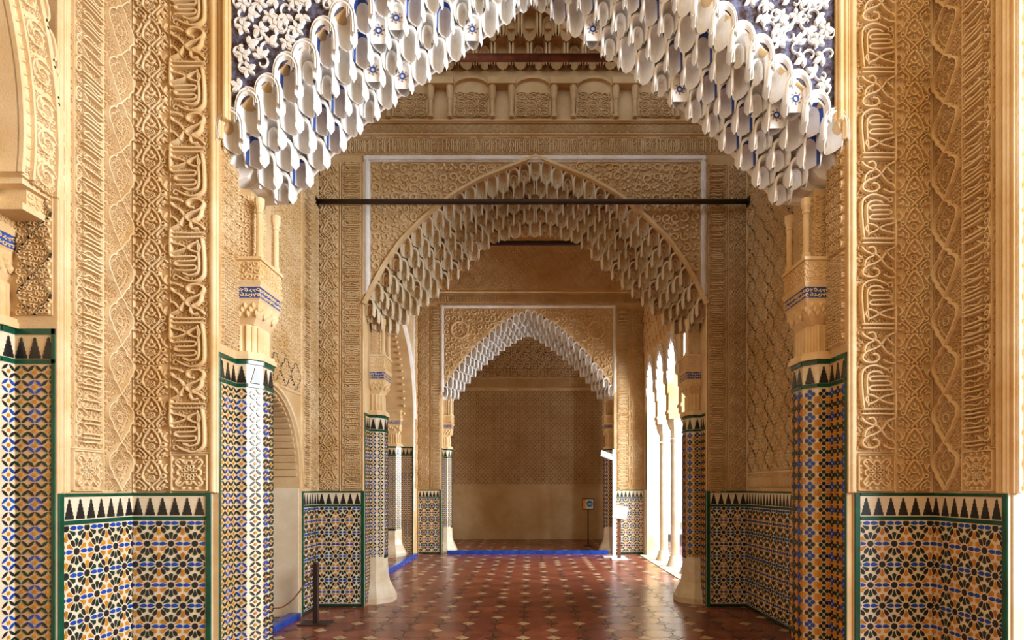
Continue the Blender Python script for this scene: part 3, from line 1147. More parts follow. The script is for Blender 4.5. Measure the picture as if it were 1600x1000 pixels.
# ------------------------------------------------------------------ side returns of the near bay
def side_wall(name, label, s):
    X = -2.92 if s < 0 else 2.95
    mb = MB()
    xa, xb = (X - .6, X) if s < 0 else (X, X + .6)
    mb.box((xa, 3.56, 0), (xb, 5.2, 6.3))
    if s > 0:
        pass
    w = put(name, mb.mesh(name, M_CREAM if s > 0 else M_GP), I4, None, 'structure', label, 'wall')
    F = FL(X, 3.56) if s < 0 else FR(X, Y1)
    def BX(a, b):
        return (a, b) if s < 0 else (.68 - b, .68 - a)
    x0, x1 = BX(.10, .372)
    band(w, F, x0, x1, 1.765, 1.765 + .78 * 5, 'tall', 'calligraphy_band', M_GP if s < 0 else M_GR, flip=(s > 0))
    band(w, F, x0, x1, 1.478, 1.752, 'ros', 'rosette_panel', M_GP if s < 0 else M_GR)
    x2, x3 = BX(.388, .655)
    band(w, F, x2, x3, 1.478, 1.478 + .342 * 12, 'loz', 'lozenge_band', M_GP if s < 0 else M_GR)
    for a, b, d in ((0.0, .045, .03), (.05, .095, .03), (.374, .386, .016), (.658, .68, .018)):
        x0, x1 = BX(a, b)
        fillet(w, F, x0, x1, 1.467, 5.62, d, name='moulding')
    x0, x1 = BX(.09, .38)
    fillet(w, F, x0, x1, 1.752, 1.765, .018)
    FD = FL(X, 3.56) if s < 0 else FR(X, Y1)
    dado(w, FD, .68, gl=(s < 0), gr=(s > 0), limit=150, ph=.06)
    return w


wl = side_wall('wall_left', 'left return wall with slanted script band and lozenge band over star tiles', -1)
wr = side_wall('wall_right', 'right return wall with lozenge band and script band over star tiles', 1)
# left side arch of the near bay
pilaster('tiled_pilaster', 'tiled pilaster of blue and green circles at the scalloped side arch', (-2.92, 3.56, 0), (0, -1, 0), (-1, 0, 0), 'circle', 150, colon=False, zt=2.48)
# carved strip on the reveal above it
band(wl, FT(-3.15, 3.56), .0, .215, 2.56, 3.32, 'seb', 'reveal_panel', M_GR)
mb = MB()
RC, RY, RZ = 2.4, .92, 3.55     # arch circle in the Y-Z plane


def ring(mb, r0, r1, xf, xb, a0, a1, n=28, mi=0):
    vs = []
    for i in range(n + 1):
        a = a0 + (a1 - a0) * i / n
        for r, x in ((r0, xb), (r0, xf), (r1, xf), (r1, xb)):
            vs.append((x, RY + r * math.cos(a), RZ + r * math.sin(a)))
    fs = []
    for i in range(n):
        for j in range(4):
            k = (j + 1) % 4
            fs.append((4 * i + j, 4 * i + k, 4 * i + 4 + k, 4 * i + 4 + j))
    fs += [(0, 1, 2, 3), (4 * n + 3, 4 * n + 2, 4 * n + 1, 4 * n)]
    mb.add(vs, fs, mi)


ring(mb, RC, RC + .30, -2.93, -3.5, -.10, 1.25)
sa = put('scalloped_arch', mb.mesh('arch_ring', M_ST), I4, None, None, 'scalloped side arch with beaded and floral rings over the blue capital', 'arch')
for nm, r0, r1, xf in (('inner_fillet', RC, RC + .02, -2.905), ('outer_fillet', RC + .075, RC + .09, -2.905), ('rim_fillet', RC + .24, RC + .27, -2.90)):
    mb = MB()
    ring(mb, r0, r1, xf, -2.94, -.10, 1.25)
    put(nm, mb.mesh(nm, M_ST), I4, sa)
for i in range(34):
    a = -.08 + i * .028
    mb = MB()
    pts = [(-2.93, RY + (RC + .048 + d * .022) * math.cos(a + .004 * math.sin(d * 3)), RZ + (RC + .048 + d * .022) * math.sin(a)) for d in (-1, -.3, .3, 1)]
    mb.tube(pts, .012, 6)
    put('bead', mb.mesh('bead', M_ST, True), I4, sa)
for i in range(13):
    a = -.07 + i * .078
    F = frame((-2.93, RY + (RC + .165) * math.cos(a), RZ + (RC + .165) * math.sin(a)), (0, math.cos(a), math.sin(a)), (0, -math.sin(a), math.cos(a)))
    mb = MB()
    mb.ribbon(curl(0, 0, .085, .4, 1.6, 1, 16), .018, .025)
    for b in range(4):
        mb.prism(leaf(.05 * math.cos(b * 1.57 + .6), .05 * math.sin(b * 1.57 + .6), .07, .03, b * 1.57), 0, .022, 0, .3)
    m3_ = MB()
    field(m3_, .15, .18, .036, .009, .014, random.Random(i), 0)
    mb.add([(x - .075, y - .09, z) for x, y, z in m3_.v], m3_.f)
    mb.ribbon(spline([(.09, -.09), (.125, -.06), (.135, 0), (.125, .06), (.09, .09)], 4), .026, .03)
    put('scallop_leaf', mb.mesh('scallop_leaf', M_ST), F, sa)
# impost mouldings under the side arch
mb = MB()
for z0, z1, y, x in ((3.13, 3.17, 3.38, -2.965), (3.17, 3.27, 3.43, -2.985), (3.27, 3.32, 3.36, -2.95), (3.32, 3.37, 3.33, -2.925)):
    mb.box((-3.5, y, z0), (x, 3.57, z1))
    mb.box((-3.5, 2.6, z0), (x - .16, y, z1))
im = put('impost_moulding', mb.mesh('impost_moulding', M_ST), I4, sa)
m2 = MB()
field(m2, .13, .09, .04, .010, .010, random.Random(7))
put('carving', m2.mesh('carving', M_ST), FL(-2.985, 3.435, 3.175), im)
m2 = MB()
field(m2, .21, .05, .026, .007, .010, random.Random(17))
put('lettering', m2.mesh('lettering', M_GR), FL(-2.925, 3.335, 3.32), im)

# right edge: plain reveal beyond the corner moulding
mb = MB()
mb.bbox((0, 0, 0), (.5, 1.46, .012), 0, .004)
put('plain_panel', mb.mesh('plain_panel', M_CREAM), FT(2.955, 3.56), wr)
band(wr, FT(2.97, 3.56), .06, .36, 1.49, 4.9, 'seb', 'reveal_panel', M_CREAM)
fillet(wr, FT(2.95, 3.56), .0, .05, 1.467, 5.6, .04)

# ================================================================== middle bay between first and second arch
mb = MB()
xl, xr = -2.69, 2.74
DY0, DY1, DZ, DC = 5.15, 6.74, 1.62, 5.945
dcur = [(DC + .80 * math.cos(PI - a * PI / 20) * (1 + .0), 1.62 + .93 * math.sin(a * PI / 20)) for a in range(21)]
# wall with arched doorway, built in the Y-Z plane
def yz_wall(mb, xa, xb, y0, y1, curve, ztop, mi=0):
    t = MB()
    arch_slab(t, y0, y1, xa, xb, curve, ztop, mi)
    mb.add([(p[1], p[0], p[2]) for p in t.v], [q[::-1] for q in t.f], mi)


yz_wall(mb, xl - .55, xl, 5.05, 7.4, dcur, 8.6)
wml = put('wall_middle_left', mb.mesh('wall_middle_left', M_GP), I4, None, 'structure', 'left wall of the middle bay with a small arched doorway', 'wall')
F = FL(xl, 0)
dado(wml, FL(xl, 6.775), .555, gl=True, gr=False, limit=0, ph=.04)
band(wml, F, 6.80, 7.02, 1.50, 5.6, 'tall', 'calligraphy_band', M_GP)
band(wml, F, 7.04, 7.30, 1.50, 5.6, 'ara', 'arabesque_band', M_GP)
for a, b in ((6.76, 6.795), (7.021, 7.039), (7.30, 7.325)):
    fillet(wml, F, a, b, 1.467, 5.65, .02)
band(wml, F, 5.12, 6.74, 2.95, 5.6, 'fld', 'leaf_field', M_GP, nx=3)
band(wml, F, 5.12, 6.74, 2.62, 2.93, 'seb', 'lattice_band', M_GP, nx=6)
fillet(wml, F, 5.12, 6.76, 2.58, 2.61, .025)
# door arch: raised ring and ribbed soffit
mb = MB()
rc = [(DC + .85 * math.cos(PI - a * PI / 20), 1.60 + .99 * math.sin(a * PI / 20)) for a in range(21)]
mb.ribbon(rc, .05, .03)
door = put('door_1', mb.mesh('door_ring', M_ST), F, None, 'structure', 'small arched doorway with ribbed brown soffit and white jamb', 'doorway')
for i in range(30):
    a = PI * (i + .5) / 34
    yy, zz = DC + .795 * math.cos(a), 1.62 + .925 * math.sin(a)
    mb = MB()
    mb.box((-.24, -.022, -.02), (.24, .022, .02))
    put('soffit_rib', mb.mesh('soffit_rib', M_DK), Matrix.Translation((xl - .27, yy, zz)) @ Matrix.Rotation(a - PI / 2, 4, 'X'), door)
slab('jamb_panel', door, FT(xl - .52, DY1 + .012), 0, .515, 0, 1.5, 0, .02, M_CREAM)
mb = MB()
mb.box((xl - 1.6, 4.9, 0), (xl - 1.5, 8.2, 3.2))
put('wall_doorway', mb.mesh('wall_doorway', M_WALL), I4, None, 'structure', 'plain tan wall of the passage behind the small doorway', 'wall')
# kerb of blue tiles in the doorway
mb = MB()
mb.box((xl - .10, 5.16, -.01), (xl + .02, 6.73, .05))
kb = put('blue_kerb', mb.mesh('kerb_core', F_GROUT), I4, None, None, 'blue glazed kerb across the small doorway', 'kerb')
for i in range(7):
    mb = MB()
    mb.bbox((0, 0, 0), (.215, .055, .012), 0, .004)
    put('kerb_tile', mb.mesh('kerb_tile', T_BL), FL(xl + .02, 5.17 + i * .222), kb)
    mb = MB()
    mb.bbox((0, 0, 0), (.12, .215, .01), 0, .004)
    put('kerb_tile', mb.mesh('kerb_tile', T_BL), frame((xl - .10, 5.17 + i * .222, .05), (1, 0, 0), (0, 1, 0)), kb)

mb = MB()
mb.box((xr, 5.05, 0), (xr + .5, 7.4, 8.6))
wmr = put('wall_middle_right', mb.mesh('wall_middle_right', M_GP), I4, None, 'structure', 'right wall of the middle bay with worn lattice stucco over star tiles', 'wall')
FRm = FR(xr, Y2)
dado(wmr, FR(xr, Y2), 2.2, gl=False, gr=False, limit=0, ph=.05)
band(wmr, FRm, .05, 2.2, 1.50, 1.66, 'tall', 'calligraphy_band', M_GP, horiz=True)
band(wmr, FRm, .05, 2.2, 1.70, 5.6, 'seb', 'lattice_field', M_GR, nx=8)
fillet(wmr, FRm, 0.0, .05, 1.467, 5.65, .02)
fillet(wmr, FRm, .05, 2.2, 1.667, 1.692, .02)

# ------------------------------------------------------------------ second arch wall
w2 = arch_wall('wall_second', 'stucco wall with white rectangular frame round the tan stalactite arch', A2, Y2, -2.75, 2.80, 9.0)
c2 = A2['cx']
F = FT(0, Y2)
band(w2, F, -2.67, -2.42, 1.478, 5.60, 'ara', 'arabesque_band', M_GR)
band(w2, F, -2.39, -2.135, 1.478, 5.60, 'tall', 'calligraphy_band', M_GR)
band(w2, F, 2.24, 2.49, 1.478, 5.60, 'tall', 'calligraphy_band', M_GR, flip=True)
band(w2, F, 2.51, 2.72, 1.478, 5.60, 'ara', 'arabesque_band', M_GR)
for a, b in ((-2.415, -2.395), (-2.13, -2.105), (2.215, 2.236), (2.492, 2.508)):
    fillet(w2, F, a, b, 1.467, 5.62, .022)
# white frame of the arch
fillet(w2, F, -2.105, -2.025, 3.95, 5.70, .04, M_WH, 'white_frame')
fillet(w2, F, 2.15, 2.215, 3.95, 5.70, .04, M_WH, 'white_frame')
fillet(w2, F, -2.105, 2.215, 5.62, 5.70, .045, M_WH, 'white_frame')
co2 = resample(A2['outer'], 40)


def above(cv, cx, m):
    def f(x, z):
        t = -abs(x - cx)
        for (xa, za), (xb, zb) in zip(cv, cv[1:]):
            if xa <= t <= xb:
                return z > za + (zb - za) * (t - xa) / max(xb - xa, 1e-6) + m
        return t < cv[0][0]
    return f


ok2 = above(co2, c2, .02)


def spandrel_carving(wall, F, x0, x1, z0, z1, step, cv, cx, seed):
    """deeply carved scrolls filling the two spandrels above the arch curve"""
    okc = above(cv, cx, .04)
    for a, b in ((x0, cx), (cx, x1)):
        mb = MB()
        rr = random.Random(seed)
        field(mb, b - a, z1 - z0, step, step * .2, .022, rr, 0, lambda x, z: okc(a + x, z0 + z - step * .45))
        field(mb, b - a, z1 - z0, step * .5, step * .09, .010, rr, 1, lambda x, z: okc(a + x, z0 + z - step * .3))
        put('spandrel_carving', mb.mesh('spandrel_carving', [M_ST, M_GP]), F @ TR(a, z0, .002), wall)


spandrel_carving(w2, F, -2.02, 2.145, 3.98, 5.61, .125, co2, c2, 5)
# white arch mould
mb = MB()
mb.ribbon([(x + c2, z + .03) for x, z in full(co2)], .055, .05, 0, taper=False)
put('arch_moulding', mb.mesh('arch_moulding', M_ST), F, w2)
band(w2, F, -2.68, 2.73, 5.72, 5.95, 'tall', 'calligraphy_band', M_GR, horiz=True)
fillet(w2, F, -2.68, 2.73, 5.955, 5.985, .035)
band(w2, F, -2.68, 2.73, 5.99, 6.10, 'ara', 'arabesque_band', M_GR, horiz=True)
fillet(w2, F, -2.68, 2.73, 6.105, 6.15, .06)
dado(w2, FT(-2.685, Y2), .585, gl=False, gr=True, limit=0, ph=.05)
dado(w2, FT(2.225, Y2), .51, gl=True, gr=False, limit=0, ph=.04)
arch_body(A2, Y2, 5, .10, CH, .86, 'muqarnas_arch', 'tan stalactite arch inside the white rectangular stucco frame', [M_ST], SCELL, None, 6.0, 300, 2)
pilaster('tiled_pilaster', 'slim tiled pilaster on a flared marble base beside the rope post', (c2 - 2.165, Y2, 0), (1, 0, 0), (0, 1, 0), 'circle', 0, base=True, zt=2.46)
pilaster('tiled_pilaster', 'slim tiled pilaster of yellow stars on a flared marble base beside the courtyard columns', (c2 + 2.165, Y2, 0), (-1, 0, 0), (0, 1, 0), 'star', 0, base=True, zt=2.46)

# ------------------------------------------------------------------ frieze of blind arches and muqarnas vault over the middle bay
mb = MB()
mb.box((-2.75, 5.05, 8.6), (2.8, 7.4, 8.8))
put('ceiling', mb.mesh('ceiling', M_DK), I4, None, 'structure', 'dark ceiling above the stalactite vault', 'ceiling')
mb = MB()
mb.box((-2.7, Y2 - .01, 6.15), (2.74, Y2 + .02, 8.6))
fz = put('muqarnas_vault', mb.mesh('vault_backing', M_DK), I4, None, None, 'dark brown stalactite vault with blind arches on small colonnettes', 'vault')
nb = 7
U_SCRD = U_SCR.copy()
U_SCRD.materials[0] = M_DK
bw = 5.42 / nb
for i in range(nb):
    xc = -2.68 + (i + .5) * bw
    mb = MB()
    o = [(x + xc, z + 6.2) for x, z in arch_outline(bw * .33, .26, .46)]
    mb.ribbon(o, .05, .06)
    put('blind_arch', mb.mesh('blind_arch', M_DK), FT(0, Y2 - .01), fz)
    mb = MB()
    mb.prism([(x * .9 + xc * .1, z) for x, z in o], 0, .015)
    pn = put('carved_panel', mb.mesh('carved_panel', M_GR), FT(0, Y2 - .012), fz)
    put('leaf_relief', U_SCRD, FT(xc - bw * .27, Y2 - .027) @ TR(0, 6.18, 0, 0, bw * 1.08, .62), pn)
    for d in (-.5, .5):
        if d > 0 and i < nb - 1:
            continue
        for e in (-.12, .12):
            mb = MB()
            mb.lathe([(.035, 6.15), (.035, 6.18), (.024, 6.2), (.024, 6.36), (.034, 6.38), (.045, 6.48), (.048, 6.54)], 8, 0, (xc + d * bw + e, Y2 - .07, 0))
            put('colonnette', mb.mesh('colonnette', M_DK), I4, fz)
        mb = MB()
        mb.box((xc + d * bw - .17, Y2 - .13, 6.54), (xc + d * bw + .17, Y2, 6.62))
        put('bracket', mb.mesh('bracket', M_DK), I4, fz)
rv = random.Random(6)
for k in range(8):
    z = 6.78 + k * .23
    y = Y2 - .06 - k * .17
    n = 24
    for i in range(n):
        x = -2.6 + (i + (k % 2) * .5) * .225
        if x > 2.66:
            continue
        put('vault_cell', rv.choice(DCELL), Matrix.Translation((x, y - .12, z)), fz)
    mb = MB()
    mb.box((-2.7, y - .01, z + .12), (2.74, y + .4, z + .40))
    put('vault_tier', mb.mesh('vault_tier', M_DK), I4, fz)

# tie rods
def rod(y, z, x0, x1, r, label, m):
    mb = MB()
    mb.tube([(x0 + (x1 - x0) * i / 6, y, z - .004 * math.sin(PI * i / 6)) for i in range(7)], r, 10)
    o = put('tie_rod', mb.mesh('tie_rod', m, True), I4, None, None, label, 'tie rod')
    for x in (x0, x1):
        mb = MB()
        mb.box((x - .012, y - .05, z - .05), (x + .012, y + .05, z + .05))
        put('anchor_plate', mb.mesh('anchor_plate', m), I4, o)
    return o


rod(Y2 - .11, 5.075, -2.668, 2.718, .032, 'long dark iron tie rod in front of the tan stalactite arch', M_IRON)
rod(5.22, 5.385, -2.668, 2.718, .034, 'reddish wooden tie beam under the dark stalactite vault', M_WOOD)
rod(8.40, 5.06, -2.57, 2.57, .034, 'dark iron tie rod just behind the tan stalactite arch, under its flat top', M_IRON)

# ================================================================== long bay between second and third arch
XLB, XRB = -2.60, 2.60
mb = MB()
LC = 11.0
lcur = [(LC + 1.82 * math.cos(PI - a * PI / 24), 3.05 + 1.9 * math.sin(a * PI / 24) ** .9) for a in range(25)]
yz_wall(mb, XLB - .6, XLB, 8.15, 13.3, lcur, 8.0)
wbl = put('wall_alcove', mb.mesh('wall_alcove', M_GP), I4, None, 'structure', 'left wall of the long bay with a tall open arch to an alcove', 'wall')
F = FL(XLB, 0)
band(wbl, F, 12.86, 13.22, 1.49, 6.4, 'ara', 'arabesque_band', M_GP)
fillet(wbl, F, 12.82, 12.86, 1.0, 6.5, .03, M_WH)
mb = MB()
mb.ribbon([(y, z) for y, z in [(LC + 1.90 * math.cos(PI - a * PI / 24), 3.05 + 1.98 * math.sin(a * PI / 24) ** .9) for a in range(25)]], .12, .05, taper=False)
put('arch_moulding', mb.mesh('arch_moulding', M_WH), F, wbl)
for i in range(40):
    a = PI * (i + .5) / 40
    mb = MB()
    mb.lathe([(.0, -.03), (.03, -.015), (.035, .0), (.03, .015), (.0, .03)], 8, 0)
    put('bead', mb.mesh('bead', M_ST, True), Matrix.Translation((XLB - .20, LC + 1.80 * math.cos(a), 3.05 + 1.88 * math.sin(a) ** .9)), wbl)
pilaster('tiled_pilaster', 'pale tiled pilaster with marble base at the alcove arch by the blue kerb', (XLB, 12.82, 0), (0, -1, 0), (-1, 0, 0), 'circle', 0, base=True, zt=2.42, colon=False)
mb = MB()
mb.box((-4.5, 8.0, 0), (-4.35, 13.6, 6))
mb.box((-4.5, 13.5, 0), (-3.1, 13.7, 6))
put('wall_alcove_back', mb.mesh('wall_alcove_back', M_WALL), I4, None, 'structure', 'tan plaster wall inside the left alcove', 'wall')
mb = MB()
mb.box((XLB + .012, 9.2, -.01), (XLB + .10, 12.80, .06))
kb = put('blue_kerb', mb.mesh('kerb_core', F_GROUT), I4, None, None, 'long blue glazed kerb along the left alcove opening', 'kerb')
for i in range(16):
    mb = MB()
    mb.bbox((0, 0, 0), (.222, .062, .012), 0, .004)
    put('kerb_tile', mb.mesh('kerb_tile', T_BL), FL(XLB + .10, 9.21 + i * .224), kb)
    mb = MB()
    mb.bbox((0, 0, 0), (.088, .22, .01), 0, .004)
    put('kerb_tile', mb.mesh('kerb_tile', T_BL), frame((XLB + .012, 9.21 + i * .224, .06), (1, 0, 0), (0, 1, 0)), kb)

# right side: arcade to the courtyard
AZ = 3.30
ys = [13.02, 12.05, 11.10, 10.15, 9.20]
cur = []
for a, b in zip(ys[::-1], ys[::-1][1:]):
    c, h = (a + b) / 2, (b - a) / 2 - .10
    cur += [(a + .10, AZ)] + [(c + h * math.cos(PI - t * PI / 12), AZ + 1.0 * math.sin(t * PI / 12) ** .8 + .035 * abs(math.sin(t * PI / 3))) for t in range(1, 12)] + [(b - .10, AZ)]
mb = MB()
t = MB()
arch_slab(t, 8.15, 13.3, XRB, XRB + .34, cur, 8.0, 0, zbot=0)
mb.add([(p[1], p[0], p[2]) for p in t.v], [q[::-1] for q in t.f])
wbr = put('wall_arcade', mb.mesh('wall_arcade', M_ST), I4, None, 'structure', 'arcade wall with lattice stucco above slim marble columns', 'wall')
rc_ = random.Random(9)
for a, b in zip(ys[::-1], ys[::-1][1:]):
    c, h = (a + b) / 2, (b - a) / 2 - .08
    for t in range(1, 12):
        yy_, zz_ = c + h * math.cos(PI - t * PI / 12), AZ + 1.0 * math.sin(t * PI / 12) ** .8
        put('muqarnas_cell', rc_.choice(WCELL[:2]), Matrix.Translation((XRB - .03, yy_, zz_ - .12)) @ Matrix.Rotation(-PI / 2, 4, 'Z'), wbr)
# openwork lattice look: raised rhombic strips
F = FR(XRB, 13.25)
for i in range(-4, 16):
    for s in (1, -1):
        pts = []
        for k in range(15):
            x = i * .30 + s * k * .11
            z = 4.45 + k * .14
            if .02 < x < 4.3:
                pts.append((x, z))
        if len(pts) > 2:
            mb = MB()
            mb.ribbon(pts, .035, .04)
            put('lattice_strip', mb.mesh('lattice_strip', M_ST), F, wbr)
slab('white_pier', wbr, FR(XRB, 13.22), 0, .22, 0, 1.47, 0, .012, M_CREAM)
slab('white_pier', wbr, FT(XRB + .0, 13.0), 0, .34, 0, 3.2, -.1, .02, M_CREAM)


def column(y, label):
    root = put('marble_column', None, Matrix.Translation((XRB + .17, y, 0)), None, None, label, 'column', 'slim marble columns facing the courtyard')
    T = WM[root.name]
    mb = MB()
    mb.lathe([(.16, 0), (.16, .05), (.135, .07), (.14, .10), (.11, .14), (.115, .18), (.085, .22)], 14)
    put('base', mb.mesh('base', M_MARB, True), T, root)
    mb = MB()
    mb.lathe([(.082, .2), (.085, 1.0), (.08, 2.45)], 14)
    put('shaft', mb.mesh('shaft', M_MARB, True), T, root)
    for z in (2.38, 2.42, 2.47):
        mb = MB()
        mb.lathe([(.085, z), (.098, z + .01), (.085, z + .022)], 14)
        put('astragal', mb.mesh('astragal', M_MARB, True), T, root)
    mb = MB()
    mb.lathe([(.082, 2.48), (.088, 2.60), (.13, 2.68), (.15, 2.76), (.15, 2.82)], 8)
    put('capital', mb.mesh('capital', M_MARB), T, root)
    mb = MB()
    mb.box((-.15, -.12, 2.82), (.15, .12, 2.92))
    mb.box((-.17, -.13, 2.92), (.17, .13, 2.98))
    mb.box((-.15, -.11, 2.98), (.15, .11, 3.32))
    put('impost', mb.mesh('impost', M_ST), T, root)


column(ys[1], 'slim marble column beside the white pier of the courtyard arcade')
column(ys[2], 'slim marble column of the courtyard arcade, next to the star tiled pilaster')
column(ys[3], 'slim marble column of the courtyard arcade mostly behind the star tiled pilaster')
mb = MB()
mb.box((XRB - .15, 9.2, -.01), (XRB + .45, 13.0, .012))
put('marble_threshold', mb.mesh('marble_threshold', M_MARB), I4, None, 'structure', 'white marble threshold under the courtyard columns', 'threshold')
mb = MB()
mb.box((9.0, 2, 0), (9.4, 26, 5.5))
put('wall_courtyard', mb.mesh('wall_courtyard', M_CREAM), I4, None, 'structure', 'pale wall across the courtyard', 'wall')
mb = MB()
mb.box((6.6, 4, -.3), (26, 26, -.02))
put('floor_courtyard', mb.mesh('floor_courtyard', M_CREAM), I4, None, 'structure', 'pale courtyard paving in daylight', 'paving')

# ------------------------------------------------------------------ third arch wall
w3 = arch_wall('wall_third', 'stucco wall with white framed small stalactite arch at the far end', A3, Y3, -2.75, 2.75, 8.2, .75)
c3 = A3['cx']
F = FT(0, Y3)
band(w3, F, -2.56, -2.31, 1.478, 5.6, 'ara', 'arabesque_band', M_GP)
band(w3, F, -2.29, -2.06, 1.478, 5.6, 'tall', 'calligraphy_band', M_GP)
band(w3, F, 1.98, 2.27, 1.478, 5.6, 'tall', 'calligraphy_band', M_GP, flip=True)
band(w3, F, 2.29, 2.57, 1.478, 5.6, 'ara', 'arabesque_band', M_GR)
fillet(w3, F, -2.06, -1.98, 3.7, 5.70, .04, M_WH, 'white_frame')
fillet(w3, F, 1.88, 1.95, 3.7, 5.70, .04, M_WH, 'white_frame')
fillet(w3, F, -2.06, 1.95, 5.62, 5.70, .045, M_WH, 'white_frame')
co3 = resample(A3['outer'], 40)
ok3 = above(co3, c3, .02)
spandrel_carving(w3, F, -1.98, 1.88, 3.9, 5.61, .15, co3, c3, 6)
for x in (-1.62, 1.50):
    mb = MB()
    mb.ribbon(circ(x, 5.12, .19, 20), .05, .035, closed=True)
    put('medallion', mb.mesh('medallion', M_ST), F, w3)
band(w3, F, -2.58, 2.58, 5.74, 5.95, 'tall', 'calligraphy_band', M_GR, horiz=True)
fillet(w3, F, -2.58, 2.58, 5.96, 6.02, .03)
band(w3, F, -2.58, 2.58, 6.04, 7.2, 'seb', 'lattice_field', M_GR, nx=16)
dado(w3, FT(-2.57, Y3), .53, gl=False, gr=True, limit=0, ph=.05, ring=True)
dado(w3, FT(1.95, Y3), .62, gl=False, gr=False, limit=0, ph=.05)
arch_body(A3, Y3, 4, .10, CH, .75, 'muqarnas_arch', 'small bright white stalactite arch before the plain far wall', [M_WH], [WCELL[0], WCELL[1], WCELL[3]], None, 6.0, 300, 3)
pilaster('tiled_pilaster', 'distant tiled pilaster on marble foot at the left end of the far blue step', (c3 - 1.97, Y3, 0), (1, 0, 0), (0, 1, 0), 'circle', 0, base=True, zt=2.42, planq=.75)
pilaster('tiled_pilaster', 'distant tiled pilaster on marble foot behind the tall white light stand', (c3 + 1.97, Y3, 0), (-1, 0, 0), (0, 1, 0), 'star', 0, base=True, zt=2.42, planq=.75)
mb = MB()
mb.box((c3 - 1.84, Y3 - .06, -.01), (c3 + 1.84, Y3 + .06, .07))
kb = put('blue_step', mb.mesh('step_core', F_GROUT), I4, None, None, 'bright blue tiled step under the small far arch', 'step')
for i in range(9):
    mb = MB()
    mb.bbox((0, 0, 0), (.40, .075, .012), 0, .004)
    put('step_tile', mb.mesh('step_tile', T_BL), FT(c3 - 1.835 + i * .408, Y3 - .06), kb)
    mb = MB()
    mb.bbox((0, 0, 0), (.40, .12, .01), 0, .004)
    put('step_tile', mb.mesh('step_tile', T_BL), frame((c3 - 1.835 + i * .408, Y3 - .06, .07), (1, 0, 0), (0, 1, 0)), kb)

# ------------------------------------------------------------------ far room
mb = MB()
mb.box((-3.2, YB, 0), (3.2, YB + .3, 7))
wb = put('wall_back', mb.mesh('wall_back', M_WALL), I4, None, 'structure', 'far tan wall with plain lower half and octagon net stucco above', 'wall')
F = FT(0, YB)
band(wb, F, -3.0, 3.0, 1.62, 4.36, 'net', 'octagon_field', M_WALL, nx=25)
fillet(wb, F, -3.0, 3.0, 4.37, 4.44, .03)
band(wb, F, -3.0, 3.0, 4.45, 4.74, 'tall', 'calligraphy_band', M_WALL, horiz=True)
band(wb, F, -3.0, 3.0, 4.78, 6.2, 'scr', 'painted_frieze', M_PURP, nx=10)
for s, nm in ((-1, 'wall_far_left'), (1, 'wall_far_right')):
    mb = MB()
    mb.box((min(s * 2.9, s * 3.2), 13.9, 0), (max(s * 2.9, s * 3.2), YB + .2, 7))
    put(nm, mb.mesh(nm, M_WALL), I4, None, 'structure', ('left' if s < 0 else 'right') + ' plain side wall of the far room', 'wall')
mb = MB()
mb.box((-3.2, 8.2, 8.0), (3.2, YB + .3, 8.15))
put('ceiling_far', mb.mesh('ceiling_far', M_DK), I4, None, 'structure', 'ceiling over the far bays', 'ceiling')
mb = MB()
mb.box((-4.9, -2.6, 6.3), (3.6, 5.1, 6.4))
put('ceiling_near', mb.mesh('ceiling_near', M_DK), I4, None, 'structure', 'ceiling over the near bay', 'ceiling')

mb = MB()
mb.box((-4.2, -2.6, 0), (4.2, -2.4, 6.4))  # added wall, out of view: keeps sky light from leaking in behind the camera
put('wall_light_block', mb.mesh('wall_light_block', M_WALL), I4, None, 'structure', 'plain unseen wall added behind the camera to block sky light', 'wall')
mb = MB()
mb.box((-4.9, -2.6, 0), (-4.7, 5.2, 6.4))
put('wall_side_alcove', mb.mesh('wall_side_alcove', M_WALL), I4, None, 'structure', 'plain wall inside the alcove behind the scalloped side arch', 'wall')

# ================================================================== movable things
# rope barrier post with cord
root = put('barrier_post', None, Matrix.Translation((-2.38, 6.42, 0)), None, None, 'dark metal barrier post on a flat foot before the star tiles', 'post')
T = WM[root.name]
mb = MB()
mb.box((-.025, -.025, .012), (.025, .025, .66))
put('post_shaft', mb.mesh('post_shaft', M_IRON), T, root)
mb = MB()
mb.box((-.16, -.12, 0), (.16, .12, .014))
put('foot_plate', mb.mesh('foot_plate', M_IRON), T, root)
mb = MB()
mb.lathe([(.0, .66), (.03, .662), (.03, .68), (.0, .69)], 10)
put('post_cap', mb.mesh('post_cap', M_IRON, True), T, root)
mb = MB()
pts = []
for i in range(14):
    t = i / 13
    pts.append((-2.405 - .33 * t, 6.42 - .9 * t, .60 - .34 * math.sin(PI * min(1, t * .95)) + .02 * t))
mb.tube(pts, .008, 6)
put('cord', mb.mesh('cord', M_WOOD, True), I4, root)

# reading stand
root = put('information_lectern', None, Matrix.Translation((1.88, 12.30, 0)), None, None, 'dark post lectern with tilted white printed panel', 'lectern')
T = WM[root.name]
mb = MB()
mb.box((-.035, -.025, .015), (.035, .025, .92))
put('post', mb.mesh('post', M_WOOD), T, root)
mb = MB()
mb.box((-.17, -.14, 0), (.17, .14, .018))
put('foot_plate', mb.mesh('foot_plate', M_WMET), T, root)
R = T @ Matrix.Translation((.02, -.02, .98)) @ Matrix.Rotation(math.radians(-58), 4, 'X') @ Matrix.Rotation(math.radians(-8), 4, 'Y')
mb = MB()
mb.box((-.15, -.012, -.16), (.15, .012, .16))
PM = T @ Matrix.Translation((.02, -.02, .99)) @ Matrix.Rotation(math.radians(-35), 4, 'X') @ Matrix.Rotation(math.radians(12), 4, 'Y')
pn = put('panel', mb.mesh('panel', M_PAPER), PM, root)
mb = MB()
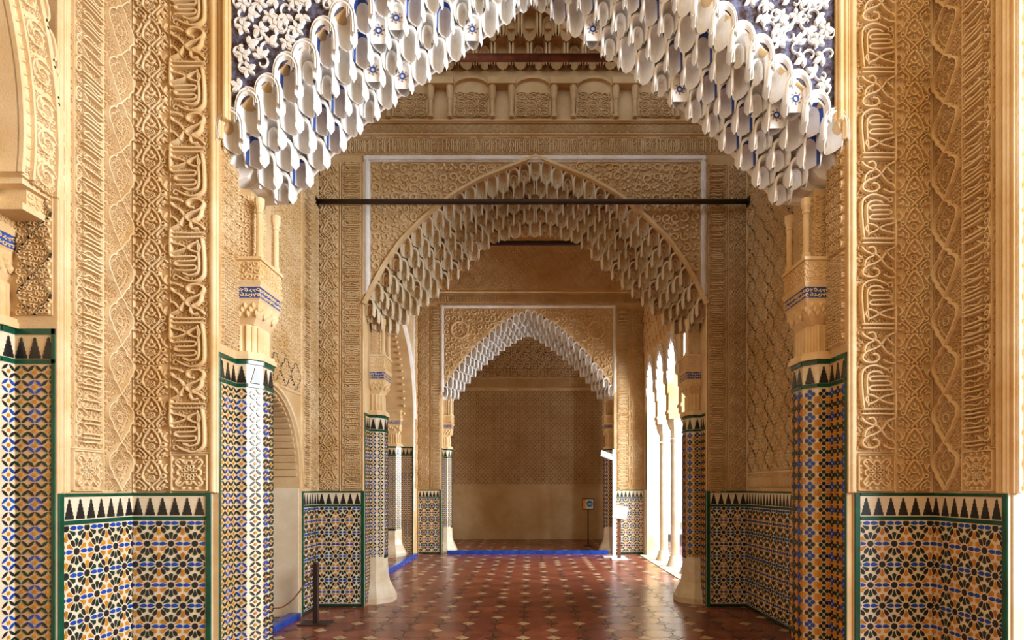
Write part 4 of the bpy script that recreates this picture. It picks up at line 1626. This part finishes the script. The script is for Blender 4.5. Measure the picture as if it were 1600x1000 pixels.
for i in range(9):
    L = .2 if i % 4 else .1
    mb.box((-.11, -.0135, .11 - i * .027), (-.11 + L, -.012, .118 - i * .027))
put('text_lines', mb.mesh('text_lines', M_INK), PM, pn)

# tall white light stand
root = put('light_stand', None, Matrix.Translation((1.82, 12.62, 0)), None, None, 'tall white metal stand with a tilted tray on top', 'light stand')
T = WM[root.name]
mb = MB()
mb.box((-.035, -.03, .015), (.035, .03, 2.35))
put('pole', mb.mesh('pole', M_WMET), T, root)
mb = MB()
mb.box((-.24, -.16, 0), (.22, .16, .02))
put('foot_plate', mb.mesh('foot_plate', M_WMET), T, root)
mb = MB()
mb.box((-.20, -.14, -.02), (.13, .14, .02))
mb.box((-.20, -.14, .02), (.13, -.13, .05))
put('tray', mb.mesh('tray', M_WMET), T @ Matrix.Translation((-.10, -.02, 2.20)) @ Matrix.Rotation(math.radians(20), 4, 'Y') @ Matrix.Rotation(math.radians(24), 4, 'X'), root)

# small coloured notice on a thin pole
root = put('notice_stand', None, Matrix.Translation((1.50, 15.1, 0)), None, None, 'small framed orange and blue notice on a thin pole', 'sign')
T = WM[root.name]
mb = MB()
mb.tube([(0, 0, .012), (0, 0, .96)], .014, 8)
put('pole', mb.mesh('pole', M_IRON, True), T, root)
mb = MB()
mb.lathe([(.13, 0), (.13, .012), (.02, .02)], 14)
put('foot_plate', mb.mesh('foot_plate', M_IRON), T, root)
mb = MB()
mb.box((-.155, -.015, .94), (.155, .015, 1.24))
fr = put('frame', mb.mesh('frame', M_IRON), T, root)
mb = MB()
F = FT(1.50, 15.085)
mb.bbox((-.13, .965, 0), (.13, 1.215, .004), 0, .001)
put('white_sheet', mb.mesh('white_sheet', M_PAPER), F, fr)
mb = MB()
mb.prism([(-.13, .965), (-.05, .965), (-.08, 1.09), (-.04, 1.215), (-.13, 1.215)], .004, .006)
put('orange_print', mb.mesh('orange_print', M_ORANGE), F, fr)
mb = MB()
mb.prism(circ(.035, 1.10, .09, 6), .004, .008)
put('blue_hexagon', mb.mesh('blue_hexagon', M_CYAN), F, fr)
mb = MB()
for k in (-.018, .006):
    mb.bbox((-.02, 1.095 + k, .008), (.09, 1.107 + k, .009), 0, .0005)
put('white_lines', mb.mesh('white_lines', M_PAPER), F, fr)
